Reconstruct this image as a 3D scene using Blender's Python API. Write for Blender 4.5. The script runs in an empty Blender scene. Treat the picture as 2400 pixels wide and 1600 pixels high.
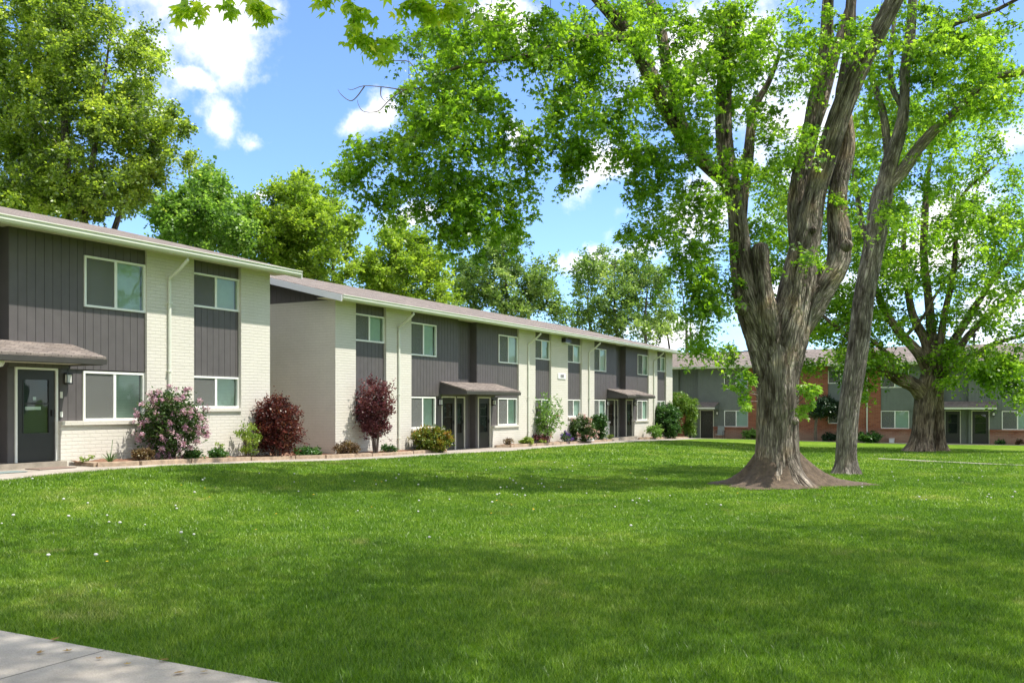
import bpy, math, random
import numpy as np
from mathutils import Vector
random.seed(7); rng = np.random.default_rng(7)
sc = bpy.context.scene; C = sc.collection
# ---------------------------------------------------------------- camera, sky, sun, exposure
F = 2120.0; TH = math.atan(1155 / F); S_, C_ = math.sin(TH), math.cos(TH)
CZ = 1.6
cam = bpy.data.cameras.new('camera'); co = bpy.data.objects.new('camera', cam); C.objects.link(co)
cam.sensor_width = 36; cam.lens = 36 * F / 2400; cam.shift_y = 152.5 / 2400
cam.clip_start = .1; cam.clip_end = 3000
co.location = (0, 0, CZ); co.rotation_euler = (math.pi / 2, 0, TH)
cam.dof.use_dof = True; cam.dof.focus_distance = 21; cam.dof.aperture_fstop = 9
sc.camera = co
SUN_EL, SUN_AZ = math.radians(62), math.radians(20)
w = bpy.data.worlds.new('World'); sc.world = w; w.use_nodes = True
sd = Vector((math.cos(SUN_EL) * math.cos(SUN_AZ), math.cos(SUN_EL) * math.sin(SUN_AZ), math.sin(SUN_EL)))
sl = bpy.data.lights.new('sun', 'SUN'); sl.energy = 3.6; sl.angle = math.radians(.6); sl.color = (1, .95, .86)
so = bpy.data.objects.new('sun', sl); C.objects.link(so); so.rotation_euler = sd.to_track_quat('Z', 'Y').to_euler()
so.location = (0, 0, 50)
sc.view_settings.view_transform = 'Standard'; sc.view_settings.look = 'None'
sc.view_settings.exposure = 1.0; sc.view_settings.gamma = 1
sc.cycles.use_denoising = True
sc.cycles.max_bounces = 8; sc.cycles.diffuse_bounces = 4; sc.cycles.transparent_max_bounces = 10
sc.cycles.sample_clamp_indirect = 6

def nd(t, typ, **k):
    n = t.nodes.new(typ)
    for a, b in k.items():
        if a.startswith('i_'):
            n.inputs[a[2:].replace('_', ' ')].default_value = b
        else: setattr(n, a, b)
    return n
def mth(t, op, a, b=None, c=None, clamp=False):
    n = t.nodes.new('ShaderNodeMath'); n.operation = op; n.use_clamp = clamp
    for i, v in enumerate((a, b, c)):
        if v is None: continue
        if isinstance(v, (int, float)): n.inputs[i].default_value = v
        else: t.links.new(v, n.inputs[i])
    return n.outputs[0]
def mixc(t, f, a, b, bt='MIX'):
    n = t.nodes.new('ShaderNodeMix'); n.data_type = 'RGBA'; n.blend_type = bt
    for i, v in ((0, f), (6, a), (7, b)):
        if isinstance(v, (int, float)): n.inputs[i].default_value = v
        elif isinstance(v, (tuple, list)): n.inputs[i].default_value = (*v[:3], 1)
        else: t.links.new(v, n.inputs[i])
    return n.outputs[2]
def ramp(t, f, stops, interp='LINEAR'):
    n = t.nodes.new('ShaderNodeValToRGB'); e = n.color_ramp.elements; n.color_ramp.interpolation = interp
    while len(e) < len(stops): e.new(.5)
    for x, (p, c) in zip(e, stops): x.position = p; x.color = (*c, 1) if len(c) == 3 else c
    t.links.new(f, n.inputs[0]); return n.outputs[0]

def build_world():
    t = w.node_tree; t.nodes.clear(); L = t.links
    sky = nd(t, 'ShaderNodeTexSky'); sky.sky_type = 'NISHITA'; sky.sun_disc = False
    sky.sun_elevation = SUN_EL; sky.sun_rotation = math.pi / 2 - SUN_AZ
    sky.altitude = 1400; sky.air_density = 1.0; sky.dust_density = .35; sky.ozone_density = 2.0
    tc = nd(t, 'ShaderNodeTexCoord'); sep = nd(t, 'ShaderNodeSeparateXYZ'); L.new(tc.outputs['Generated'], sep.inputs[0])
    x, y, z = sep.outputs
    az = mth(t, 'SUBTRACT', mth(t, 'ARCTAN2', x, y), -TH)          # azimuth from the view direction
    el = mth(t, 'ARCSINE', z)
    wn = nd(t, 'ShaderNodeTexNoise', i_Scale=7.0, i_Detail=8.0, i_Roughness=.6); L.new(tc.outputs['Generated'], wn.inputs['Vector'])
    ws = nd(t, 'ShaderNodeSeparateColor'); L.new(wn.outputs['Color'], ws.inputs[0])
    az = mth(t, 'ADD', az, mth(t, 'MULTIPLY', mth(t, 'SUBTRACT', ws.outputs[0], .5), .16)); el = mth(t, 'ADD', el, mth(t, 'MULTIPLY', mth(t, 'SUBTRACT', ws.outputs[1], .5), .12))
    nz = nd(t, 'ShaderNodeTexNoise', i_Scale=11.0, i_Detail=12.0, i_Roughness=.62); L.new(tc.outputs['Generated'], nz.inputs['Vector'])
    nz2 = nd(t, 'ShaderNodeTexNoise', i_Scale=3.2, i_Detail=3.0); L.new(tc.outputs['Generated'], nz2.inputs['Vector'])
    cl = [(400, 10, 260, 130, .0), (470, 95, 170, 120, 0), (520, 140, 90, 90, 0), (330, 110, 160, 140, 0), (420, 190, 90, 50, 0), (505, 275, 100, 70, -.6), (585, 322, 60, 44, -.5),
          (860, 275, 85, 55, .3), (950, 515, 95, 46, .2), (600, 458, 60, 18, 0), (1370, 600, 95, 42, .1), (1500, 570, 90, 34, .2),
          (1240, 320, 45, 28, 0), (1420, 380, 130, 70, .2), (1180, 60, 120, 60, 0), (1640, 500, 210, 120, .2), (1620, 120, 260, 150, .1), (1850, 300, 220, 190, 0),
          (2200, 560, 260, 190, 0), (2350, 700, 240, 120, 0), (1900, 700, 260, 110, 0), (1580, 760, 130, 50, 0), (2600, 300, 300, 120, 0),
          (3200, 400, 500, 150, .1), (-500, 300, 400, 120, 0), (-1500, 500, 500, 130, 0), (4200, 200, 600, 200, 0)]
    dens = None
    for px, py, rx, ry, rot in cl:
        u, v = (px - 1200) / F, (952 - py) / F
        a0 = math.atan(u); e0 = math.atan(v * math.cos(a0)); ra = rx / F * math.cos(a0) ** 1.5; re = ry / F * math.cos(a0)
        da = mth(t, 'SUBTRACT', az, a0); de = mth(t, 'SUBTRACT', el, e0)
        if rot:
            c, s = math.cos(rot), math.sin(rot)
            d1 = mth(t, 'ADD', mth(t, 'MULTIPLY', da, c / ra), mth(t, 'MULTIPLY', de, s / ra))
            d2 = mth(t, 'ADD', mth(t, 'MULTIPLY', da, -s / re), mth(t, 'MULTIPLY', de, c / re))
        else: d1 = mth(t, 'MULTIPLY', da, 1 / ra); d2 = mth(t, 'MULTIPLY', de, 1 / re)
        q = mth(t, 'SUBTRACT', 1, mth(t, 'SQRT', mth(t, 'ADD', mth(t, 'MULTIPLY', d1, d1), mth(t, 'MULTIPLY', d2, d2))))
        dens = q if dens is None else mth(t, 'MAXIMUM', dens, q)
    dens = mth(t, 'MAXIMUM', dens, -.9)
    dd = mth(t, 'ADD', mth(t, 'ADD', mth(t, 'MULTIPLY', dens, 1.25), mth(t, 'MULTIPLY', mth(t, 'SUBTRACT', nz.outputs[0], .5), 3.5)), mth(t, 'MULTIPLY', mth(t, 'SUBTRACT', nz2.outputs[0], .5), .5))
    # unseen cloud bank added outside the view to brighten and whiten skylight
    nb = nd(t, 'ShaderNodeTexNoise', i_Scale=2.1, i_Detail=7.0, i_Roughness=.55); L.new(tc.outputs['Generated'], nb.inputs['Vector'])
    far = mth(t, 'MAXIMUM', mth(t, 'SUBTRACT', mth(t, 'ABSOLUTE', az), .78), mth(t, 'SUBTRACT', el, .62))
    far = mth(t, 'MULTIPLY', far, 5.0, clamp=True)
    bank = mth(t, 'ADD', mth(t, 'MULTIPLY', mth(t, 'SUBTRACT', nb.outputs[0], .36), 5.0), mth(t, 'SUBTRACT', mth(t, 'MULTIPLY', far, 3.0), 3.0))
    dd = mth(t, 'MAXIMUM', dd, bank)
    sm = nd(t, 'ShaderNodeMapRange'); sm.interpolation_type = 'SMOOTHSTEP'; L.new(dd, sm.inputs[0]); sm.inputs[1].default_value = .0; sm.inputs[2].default_value = 1.15
    grey = nd(t, 'ShaderNodeMapRange'); L.new(nz.outputs[0], grey.inputs[0]); grey.inputs[1].default_value = .35; grey.inputs[2].default_value = .62
    hz = nd(t, 'ShaderNodeMapRange'); L.new(el, hz.inputs[0]); hz.inputs[1].default_value = 0.0; hz.inputs[2].default_value = .42
    blue = mixc(t, hz.outputs[0], (.66, .80, .98), (.80, .90, 1.08))
    skyc = mixc(t, 1.0, sky.outputs[0], blue, 'MULTIPLY')
    cloudc = mixc(t, grey.outputs[0], (4.3, 4.45, 4.9), (5.9, 5.8, 5.6))
    fin = mixc(t, sm.outputs[0], skyc, cloudc)
    bg = nd(t, 'ShaderNodeBackground'); bg.inputs[1].default_value = .15; L.new(fin, bg.inputs[0])
    out = nd(t, 'ShaderNodeOutputWorld'); L.new(bg.outputs[0], out.inputs[0])
    sc.world.cycles.sampling_method = 'MANUAL'; sc.world.cycles.sample_map_resolution = 512
build_world()

# ---------------------------------------------------------------- geometry of the place
def P(px, py, D):
    t = (px - 1200) / F; v = (952 - py) / F
    return Vector((D * (-S_ + t * C_), D * (C_ + t * S_), CZ + v * D))
FY = [-40, 0, 10, 14, 18, 22, 25, 29, 32, 44, 54, 62, 70]; FZ = [.8, .35, .27, .27, .15, .04, 0, -.06, -.08, -.2, -.36, -.64, -.76]
def gz(x, y):
    x = np.asarray(x, float); y = np.asarray(y, float)
    b = np.interp(y, [-40, 0, 30, 62, 66, 400], [.3, 0, -.24, -.70, -.76, -.76])
    f = np.interp(y, FY, FZ)
    s = np.clip((-8 - x) / 8.0, 0, 1); s = s * s * (3 - 2 * s)
    return b * (1 - s) + f * s + .025 * np.sin(x * .55 + 1) * np.cos(y * .43) * (1 - s)
def gz1(x, y): return float(gz(x, y))
def hit(px, py):
    t = (px - 1200) / F; v = (952 - py) / F
    D = np.arange(2, 180, .02); x = D * (-S_ + t * C_); y = D * (C_ + t * S_); z = CZ + v * D
    i = np.argmax(z <= gz(x, y)); return float(x[i]), float(y[i]), float(D[i])
# lawn edge along the walk in front of the pale buildings: x as a function of y
LE = sorted([hit(*p)[1::-1] for p in [(0, 1126), (100, 1115), (215, 1104), (320, 1097), (423, 1090.5), (620, 1084), (750, 1081), (945, 1071.5), (1060, 1063), (1200, 1056), (1300, 1047), (1430, 1038), (1531, 1033)]])
LEy = [p[0] for p in LE]; LEx = [p[1] for p in LE]
LEy = [-30, 0] + LEy + [56, 59.5]; LEx = [LEx[0], LEx[0]] + LEx + [LEx[-1], LEx[-1]]
def lawn_x(y): return np.interp(y, LEy, LEx)
FX = -18.26

# ---------------------------------------------------------------- object helpers
def tag(o, label=None, cat=None, group=None, kind=None):
    if label: o['label'] = label
    if cat: o['category'] = cat
    if group: o['group'] = group
    if kind: o['kind'] = kind
    return o
def empty(name, loc=(0, 0, 0), label=None, cat=None, group=None):
    o = bpy.data.objects.new(name, None); C.objects.link(o); o.location = loc; o.empty_display_size = .2
    return tag(o, label, cat, group)
class MB:
    def __init__(s): s.v = []; s.f = []; s.uv = []
    def quad(s, a, b, c, d):
        n = len(s.v); s.v += [tuple(a), tuple(b), tuple(c), tuple(d)]; s.f.append((n, n + 1, n + 2, n + 3))
    def tri(s, a, b, c):
        n = len(s.v); s.v += [tuple(a), tuple(b), tuple(c)]; s.f.append((n, n + 1, n + 2))
    def box(s, T, u0, u1, n0, n1, z0, z1):
        n = len(s.v)
        for u in (u0, u1):
            for m in (n0, n1):
                for z in (z0, z1): s.v.append(T(u, m, z))
        for f in ((0, 1, 3, 2), (4, 6, 7, 5), (0, 4, 5, 1), (2, 3, 7, 6), (0, 2, 6, 4), (1, 5, 7, 3)): s.f.append(tuple(n + i for i in f))
    def prism(s, T, prof, u0, u1):
        """closed profile in (n, z) swept along u"""
        n = len(s.v); k = len(prof)
        for u in (u0, u1):
            for m, z in prof: s.v.append(T(u, m, z))
        for i in range(k):
            j = (i + 1) % k; s.f.append((n + i, n + j, n + k + j, n + k + i))
        s.f.append(tuple(n + i for i in range(k))); s.f.append(tuple(n + k + i for i in reversed(range(k))))
    def tube(s, pts, rad, seg=6, cap=True):
        pts = [Vector(p) for p in pts]; rings = []
        up = Vector((.3, .2, 1)).normalized()
        for i, p in enumerate(pts):
            d = (pts[min(i + 1, len(pts) - 1)] - pts[max(i - 1, 0)]).normalized()
            a = d.cross(up); a = a.normalized() if a.length > 1e-4 else Vector((1, 0, 0)); b = d.cross(a)
            r = rad[i] if hasattr(rad, '__len__') else rad
            n = len(s.v); rings.append(n)
            for k in range(seg):
                g = 2 * math.pi * k / seg; s.v.append(tuple(p + (a * math.cos(g) + b * math.sin(g)) * r))
        for q in range(len(rings) - 1):
            for k in range(seg):
                k2 = (k + 1) % seg; s.f.append((rings[q] + k, rings[q] + k2, rings[q + 1] + k2, rings[q + 1] + k))
        if cap: s.f.append(tuple(rings[0] + k for k in range(seg))); s.f.append(tuple(rings[-1] + k for k in range(seg)))
    def lathe(s, c, prof, seg=16):
        c = Vector(c); rings = []
        for r, z in prof:
            rings.append(len(s.v))
            for k in range(seg):
                g = 2 * math.pi * k / seg; s.v.append((c.x + r * math.cos(g), c.y + r * math.sin(g), c.z + z))
        for q in range(len(rings) - 1):
            for k in range(seg):
                k2 = (k + 1) % seg; s.f.append((rings[q] + k, rings[q] + k2, rings[q + 1] + k2, rings[q + 1] + k))
        s.f.append(tuple(rings[0] + k for k in range(seg))); s.f.append(tuple(rings[-1] + k for k in range(seg)))
    def build(s, name, mat, parent=None, bevel=0, smooth=False):
        me = bpy.data.meshes.new(name); me.from_pydata(s.v, [], s.f); me.materials.append(mat); me.update()
        if smooth: me.shade_smooth()
        o = bpy.data.objects.new(name, me); C.objects.link(o)
        if parent: o.parent = parent; o.matrix_parent_inverse = Matrix_inv(parent)
        if bevel:
            b = o.modifiers.new('bevel', 'BEVEL'); b.width = bevel; b.segments = 2; b.limit_method = 'ANGLE'
        return o
def Matrix_inv(p):
    from mathutils import Matrix
    m = Matrix.Identity(4); q = p
    while q:
        m = q.matrix_parent_inverse @ Matrix.Translation(q.location) @ m if q.parent else Matrix.Translation(q.location) @ m
        q = q.parent
    return m.inverted()
def mesh_np(name, verts, faces_k, mat, parent=None, attrs=None, smooth=False):
    """verts (N,3); faces_k (M,k) index array, one polygon size"""
    me = bpy.data.meshes.new(name); N = len(verts); M, k = faces_k.shape
    me.vertices.add(N); me.vertices.foreach_set('co', np.ascontiguousarray(verts, np.float32).ravel())
    me.loops.add(M * k); me.loops.foreach_set('vertex_index', np.ascontiguousarray(faces_k, np.int32).ravel())
    me.polygons.add(M); me.polygons.foreach_set('loop_start', np.arange(0, M * k, k, dtype=np.int32))
    me.update(calc_edges=True)
    for an, av in (attrs or {}).items():
        a = me.attributes.new(an, 'FLOAT', 'POINT'); a.data.foreach_set('value', np.ascontiguousarray(av, np.float32))
    if smooth: me.shade_smooth()
    me.materials.append(mat)
    o = bpy.data.objects.new(name, me); C.objects.link(o)
    if parent: o.parent = parent; o.matrix_parent_inverse = Matrix_inv(parent)
    return o

# ---------------------------------------------------------------- materials
def newmat(name):
    m = bpy.data.materials.new(name); m.use_nodes = True; t = m.node_tree; t.nodes.clear()
    out = nd(t, 'ShaderNodeOutputMaterial'); b = nd(t, 'ShaderNodeBsdfPrincipled'); t.links.new(b.outputs[0], out.inputs[0])
    return m, t, b, out
def plain(name, col, rough=.6, var=.12, scale=6, metal=0, bump=0, bscale=40, spec=.4):
    m, t, b, _ = newmat(name)
    g = nd(t, 'ShaderNodeNewGeometry')
    n = nd(t, 'ShaderNodeTexNoise', i_Scale=scale, i_Detail=5.0, i_Roughness=.6); t.links.new(g.outputs['Position'], n.inputs['Vector'])
    c2 = tuple(min(1, c * (1 + var)) for c in col); c1 = tuple(c * (1 - var) for c in col)
    t.links.new(ramp(t, n.outputs[0], [(.3, c1), (.7, c2)]), b.inputs['Base Color'])
    b.inputs['Roughness'].default_value = rough; b.inputs['Metallic'].default_value = metal; b.inputs['Specular IOR Level'].default_value = spec
    if bump:
        n2 = nd(t, 'ShaderNodeTexNoise', i_Scale=bscale, i_Detail=4.0); t.links.new(g.outputs['Position'], n2.inputs['Vector'])
        bp = nd(t, 'ShaderNodeBump'); bp.inputs['Strength'].default_value = bump; bp.inputs['Distance'].default_value = .02
        t.links.new(n2.outputs[0], bp.inputs['Height']); t.links.new(bp.outputs[0], b.inputs['Normal'])
    return m
def brick_mat(name, c1, c2, mortar, dist=.012, strength=.8, dirt=.0):
    m, t, b, _ = newmat(name); L = t.links
    g = nd(t, 'ShaderNodeNewGeometry'); sp = nd(t, 'ShaderNodeSeparateXYZ'); L.new(g.outputs['Position'], sp.inputs[0])
    cb = nd(t, 'ShaderNodeCombineXYZ'); L.new(mth(t, 'ADD', sp.outputs[0], sp.outputs[1]), cb.inputs[0]); L.new(sp.outputs[2], cb.inputs[1])
    br = nd(t, 'ShaderNodeTexBrick'); L.new(cb.outputs[0], br.inputs['Vector'])
    br.inputs['Scale'].default_value = 1; br.inputs['Brick Width'].default_value = .30; br.inputs['Row Height'].default_value = .082
    br.inputs['Mortar Size'].default_value = .008; br.inputs['Mortar Smooth'].default_value = .35; br.inputs['Bias'].default_value = 0
    br.inputs['Color1'].default_value = (*c1, 1); br.inputs['Color2'].default_value = (*c2, 1); br.inputs['Mortar'].default_value = (*mortar, 1)
    n = nd(t, 'ShaderNodeTexNoise', i_Scale=1.3, i_Detail=6.0, i_Roughness=.65); L.new(g.outputs['Position'], n.inputs['Vector'])
    col = mixc(t, 1.0, br.outputs[0], ramp(t, n.outputs[0], [(.3, (1 - dirt,) * 3), (.65, (1, 1, 1))]), 'MULTIPLY')
    n3 = nd(t, 'ShaderNodeTexNoise', i_Scale=30.0, i_Detail=3.0); L.new(g.outputs['Position'], n3.inputs['Vector'])
    col = mixc(t, 1.0, col, ramp(t, n3.outputs[0], [(.3, (.93,) * 3), (.7, (1.0,) * 3)]), 'MULTIPLY')
    # rain-splashed soil on the lowest courses, ragged upper edge
    gr = nd(t, 'ShaderNodeMapRange'); L.new(mth(t, 'ADD', sp.outputs[2], mth(t, 'MULTIPLY', n.outputs[0], -.9)), gr.inputs[0]); gr.inputs[1].default_value = -.75; gr.inputs[2].default_value = -.15
    col = mixc(t, mth(t, 'MULTIPLY', mth(t, 'SUBTRACT', 1, gr.outputs[0]), .45), col, (.34, .29, .23))
    L.new(col, b.inputs['Base Color']); b.inputs['Roughness'].default_value = .75; b.inputs['Specular IOR Level'].default_value = .25
    h = mth(t, 'ADD', mth(t, 'MULTIPLY', br.outputs['Fac'], -1), mth(t, 'MULTIPLY', n3.outputs[0], .35))
    bp = nd(t, 'ShaderNodeBump'); bp.inputs['Strength'].default_value = strength; bp.inputs['Distance'].default_value = dist
    L.new(h, bp.inputs['Height']); L.new(bp.outputs[0], b.inputs['Normal'])
    return m
def shingle_mat():
    m, t, b, _ = newmat('asphalt_shingle'); L = t.links
    g = nd(t, 'ShaderNodeNewGeometry'); sp = nd(t, 'ShaderNodeSeparateXYZ'); L.new(g.outputs['Position'], sp.inputs[0])
    # rows follow height: same z = same course on any 3:12 slope
    cb = nd(t, 'ShaderNodeCombineXYZ'); L.new(mth(t, 'ADD', sp.outputs[0], mth(t, 'MULTIPLY', sp.outputs[1], 1.0)), cb.inputs[0]); L.new(mth(t, 'MULTIPLY', sp.outputs[2], 4.2), cb.inputs[1])
    br = nd(t, 'ShaderNodeTexBrick'); L.new(cb.outputs[0], br.inputs['Vector'])
    br.inputs['Scale'].default_value = 1; br.inputs['Brick Width'].default_value = .3; br.inputs['Row Height'].default_value = .15
    br.inputs['Mortar Size'].default_value = .012; br.inputs['Mortar Smooth'].default_value = .3; br.inputs['Bias'].default_value = -.1
    br.inputs['Color1'].default_value = (.27, .235, .205, 1); br.inputs['Color2'].default_value = (.165, .140, .122, 1); br.inputs['Mortar'].default_value = (.11, .095, .085, 1)
    n = nd(t, 'ShaderNodeTexNoise', i_Scale=2.2, i_Detail=8.0, i_Roughness=.7); L.new(g.outputs['Position'], n.inputs['Vector'])
    n2 = nd(t, 'ShaderNodeTexNoise', i_Scale=60.0, i_Detail=2.0); L.new(g.outputs['Position'], n2.inputs['Vector'])
    col = mixc(t, 1.0, br.outputs[0], ramp(t, n.outputs[0], [(.3, (.75, .75, .78)), (.7, (1.15, 1.1, 1.08))]), 'MULTIPLY')
    col = mixc(t, 1.0, col, ramp(t, n2.outputs[0], [(.3, (.7,) * 3), (.7, (1.2,) * 3)]), 'MULTIPLY')
    L.new(col, b.inputs['Base Color']); b.inputs['Roughness'].default_value = .9; b.inputs['Specular IOR Level'].default_value = .2
    bp = nd(t, 'ShaderNodeBump'); bp.inputs['Strength'].default_value = .6; bp.inputs['Distance'].default_value = .01
    L.new(mth(t, 'SUBTRACT', n2.outputs[0], br.outputs['Fac']), bp.inputs['Height']); L.new(bp.outputs[0], b.inputs['Normal'])
    return m
def glass_mat():
    m = bpy.data.materials.new('window_glass'); m.use_nodes = True; t = m.node_tree; t.nodes.clear(); L = t.links
    out = nd(t, 'ShaderNodeOutputMaterial'); tr = nd(t, 'ShaderNodeBsdfTransparent'); tr.inputs[0].default_value = (.80, .90, .86, 1)
    gl = nd(t, 'ShaderNodeBsdfGlossy'); gl.inputs['Roughness'].default_value = .02; gl.inputs[0].default_value = (1, 1, 1, 1)
    g = nd(t, 'ShaderNodeNewGeometry'); n = nd(t, 'ShaderNodeTexNoise', i_Scale=1.6, i_Detail=1.0); L.new(g.outputs['Position'], n.inputs['Vector'])
    bp = nd(t, 'ShaderNodeBump'); bp.inputs['Strength'].default_value = .12; bp.inputs['Distance'].default_value = .05
    L.new(n.outputs[0], bp.inputs['Height']); L.new(bp.outputs[0], gl.inputs['Normal'])
    fr = nd(t, 'ShaderNodeFresnel'); fr.inputs[0].default_value = 1.65
    mx = nd(t, 'ShaderNodeMixShader'); L.new(mth(t, 'ADD', mth(t, 'MULTIPLY', fr.outputs[0], .6), .01, clamp=True), mx.inputs[0])
    L.new(tr.outputs[0], mx.inputs[1]); L.new(gl.outputs[0], mx.inputs[2]); L.new(mx.outputs[0], out.inputs[0]); return m
def screen_mat():
    m = bpy.data.materials.new('insect_screen'); m.use_nodes = True; t = m.node_tree; t.nodes.clear(); L = t.links
    out = nd(t, 'ShaderNodeOutputMaterial'); tr = nd(t, 'ShaderNodeBsdfTransparent'); df = nd(t, 'ShaderNodeBsdfDiffuse'); df.inputs[0].default_value = (.20, .20, .19, 1)
    mx = nd(t, 'ShaderNodeMixShader'); mx.inputs[0].default_value = .5
    L.new(tr.outputs[0], mx.inputs[1]); L.new(df.outputs[0], mx.inputs[2]); L.new(mx.outputs[0], out.inputs[0]); return m
def leaf_mat(name, cols, trans=.42, tcol=1.25, gloss=.03, shadow=0):
    m = bpy.data.materials.new(name); m.use_nodes = True; t = m.node_tree; t.nodes.clear(); L = t.links
    out = nd(t, 'ShaderNodeOutputMaterial'); at = nd(t, 'ShaderNodeAttribute'); at.attribute_name = 'rnd'
    col = ramp(t, at.outputs['Fac'], [(i / (len(cols) - 1), c) for i, c in enumerate(cols)])
    d = nd(t, 'ShaderNodeBsdfDiffuse'); L.new(col, d.inputs[0])
    tl = nd(t, 'ShaderNodeBsdfTranslucent'); L.new(mixc(t, 1.0, col, (1.2 * tcol, 1.22 * tcol, .6 * tcol), 'MULTIPLY'), tl.inputs[0])
    mx = nd(t, 'ShaderNodeMixShader'); mx.inputs[0].default_value = trans; L.new(d.outputs[0], mx.inputs[1]); L.new(tl.outputs[0], mx.inputs[2])
    gl = nd(t, 'ShaderNodeBsdfGlossy'); gl.inputs['Roughness'].default_value = .38; gl.inputs[0].default_value = (.9, .95, .9, 1)
    m2 = nd(t, 'ShaderNodeMixShader'); m2.inputs[0].default_value = gloss; L.new(mx.outputs[0], m2.inputs[1]); L.new(gl.outputs[0], m2.inputs[2])
    L.new(m2.outputs[0], out.inputs[0]); return m
def bark_mat(name, dark, light, sx=9.0, sz=1.1, rust=None):
    m, t, b, _ = newmat(name); L = t.links
    a = nd(t, 'ShaderNodeAttribute'); a.attribute_name = 'bu'; a2 = nd(t, 'ShaderNodeAttribute'); a2.attribute_name = 'bv'; a3 = nd(t, 'ShaderNodeAttribute'); a3.attribute_name = 'bw'
    cb = nd(t, 'ShaderNodeCombineXYZ'); L.new(a.outputs['Fac'], cb.inputs[0]); L.new(a3.outputs['Fac'], cb.inputs[1]); L.new(mth(t, 'MULTIPLY', a2.outputs['Fac'], sz / sx), cb.inputs[2])
    n = nd(t, 'ShaderNodeTexNoise', i_Scale=sx, i_Detail=7.0, i_Roughness=.68); L.new(cb.outputs[0], n.inputs['Vector'])
    rd = nd(t, 'ShaderNodeTexNoise', i_Scale=sx * 1.9, i_Detail=4.0, i_Roughness=.6, i_Distortion=.6); L.new(cb.outputs[0], rd.inputs['Vector'])
    ridge = mth(t, 'ABSOLUTE', mth(t, 'SUBTRACT', rd.outputs[0], .5))          # thin fissures
    c2 = nd(t, 'ShaderNodeCombineXYZ'); L.new(a.outputs['Fac'], c2.inputs[0]); L.new(a3.outputs['Fac'], c2.inputs[1]); L.new(mth(t, 'MULTIPLY', a2.outputs['Fac'], .13), c2.inputs[2])
    dn = nd(t, 'ShaderNodeTexNoise', i_Scale=5.0, i_Detail=3.0); L.new(c2.outputs[0], dn.inputs['Vector'])
    vm = nd(t, 'ShaderNodeVectorMath', operation='MULTIPLY_ADD'); L.new(dn.outputs['Color'], vm.inputs[0]); vm.inputs[1].default_value = (.22, .22, .22); L.new(c2.outputs[0], vm.inputs[2])
    vo = nd(t, 'ShaderNodeTexVoronoi', feature='DISTANCE_TO_EDGE'); vo.inputs['Scale'].default_value = sx * 1.7; L.new(vm.outputs[0], vo.inputs['Vector'])
    cr0 = nd(t, 'ShaderNodeMapRange'); L.new(ridge, cr0.inputs[0]); cr0.inputs[1].default_value = .0; cr0.inputs[2].default_value = .10
    cr1 = nd(t, 'ShaderNodeMapRange'); L.new(vo.outputs['Distance'], cr1.inputs[0]); cr1.inputs[1].default_value = .0; cr1.inputs[2].default_value = .24
    crack = nd(t, 'ShaderNodeMath', operation='MULTIPLY'); L.new(mth(t, 'ADD', mth(t, 'MULTIPLY', cr0.outputs[0], .45), .55), crack.inputs[0]); L.new(cr1.outputs[0], crack.inputs[1])
    col = ramp(t, n.outputs[0], [(.38, dark), (.48, tuple((x + y) / 2 for x, y in zip(dark, light))), (.57, light), (.70, tuple(min(1, c * 1.25) for c in light))])
    col = mixc(t, mth(t, 'MULTIPLY', mth(t, 'SUBTRACT', 1, crack.outputs[0]), .68), col, tuple(c * .35 for c in dark))
    g = nd(t, 'ShaderNodeNewGeometry'); n2 = nd(t, 'ShaderNodeTexNoise', i_Scale=1.4, i_Detail=4.0); L.new(g.outputs['Position'], n2.inputs['Vector'])
    col = mixc(t, 1.0, col, ramp(t, n2.outputs[0], [(.34, (.45, .42, .40)), (.52, (.95, .92, .9)), (.68, rust or (1.1, 1.02, .92))]), 'MULTIPLY')
    L.new(col, b.inputs['Base Color']); b.inputs['Roughness'].default_value = .92; b.inputs['Specular IOR Level'].default_value = .15
    bp = nd(t, 'ShaderNodeBump'); bp.inputs['Strength'].default_value = 1.0; bp.inputs['Distance'].default_value = .05
    L.new(mth(t, 'ADD', n.outputs[0], mth(t, 'MULTIPLY', crack.outputs[0], 1.0)), bp.inputs['Height']); L.new(bp.outputs[0], b.inputs['Normal'])
    return m
def lawn_color(t, pos):
    L = t.links
    n1 = nd(t, 'ShaderNodeTexNoise', i_Scale=.35, i_Detail=5.0, i_Roughness=.6); L.new(pos, n1.inputs['Vector'])
    n2 = nd(t, 'ShaderNodeTexNoise', i_Scale=2.3, i_Detail=5.0, i_Roughness=.7); L.new(pos, n2.inputs['Vector'])
    f = mth(t, 'ADD', mth(t, 'MULTIPLY', n1.outputs[0], .6), mth(t, 'MULTIPLY', n2.outputs[0], .4))
    lc = ramp(t, f, [(.36, (.072, .155, .008)), (.48, (.115, .212, .014)), (.57, (.17, .265, .024)), (.66, (.27, .31, .075))])
    n3 = nd(t, 'ShaderNodeTexNoise', i_Scale=.9, i_Detail=6.0, i_Roughness=.65, i_Distortion=.8); L.new(pos, n3.inputs['Vector'])
    pt = nd(t, 'ShaderNodeMapRange'); L.new(n3.outputs[0], pt.inputs[0]); pt.inputs[1].default_value = .60; pt.inputs[2].default_value = .74
    return mixc(t, mth(t, 'MULTIPLY', pt.outputs[0], .6), lc, (.34, .30, .12))
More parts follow.
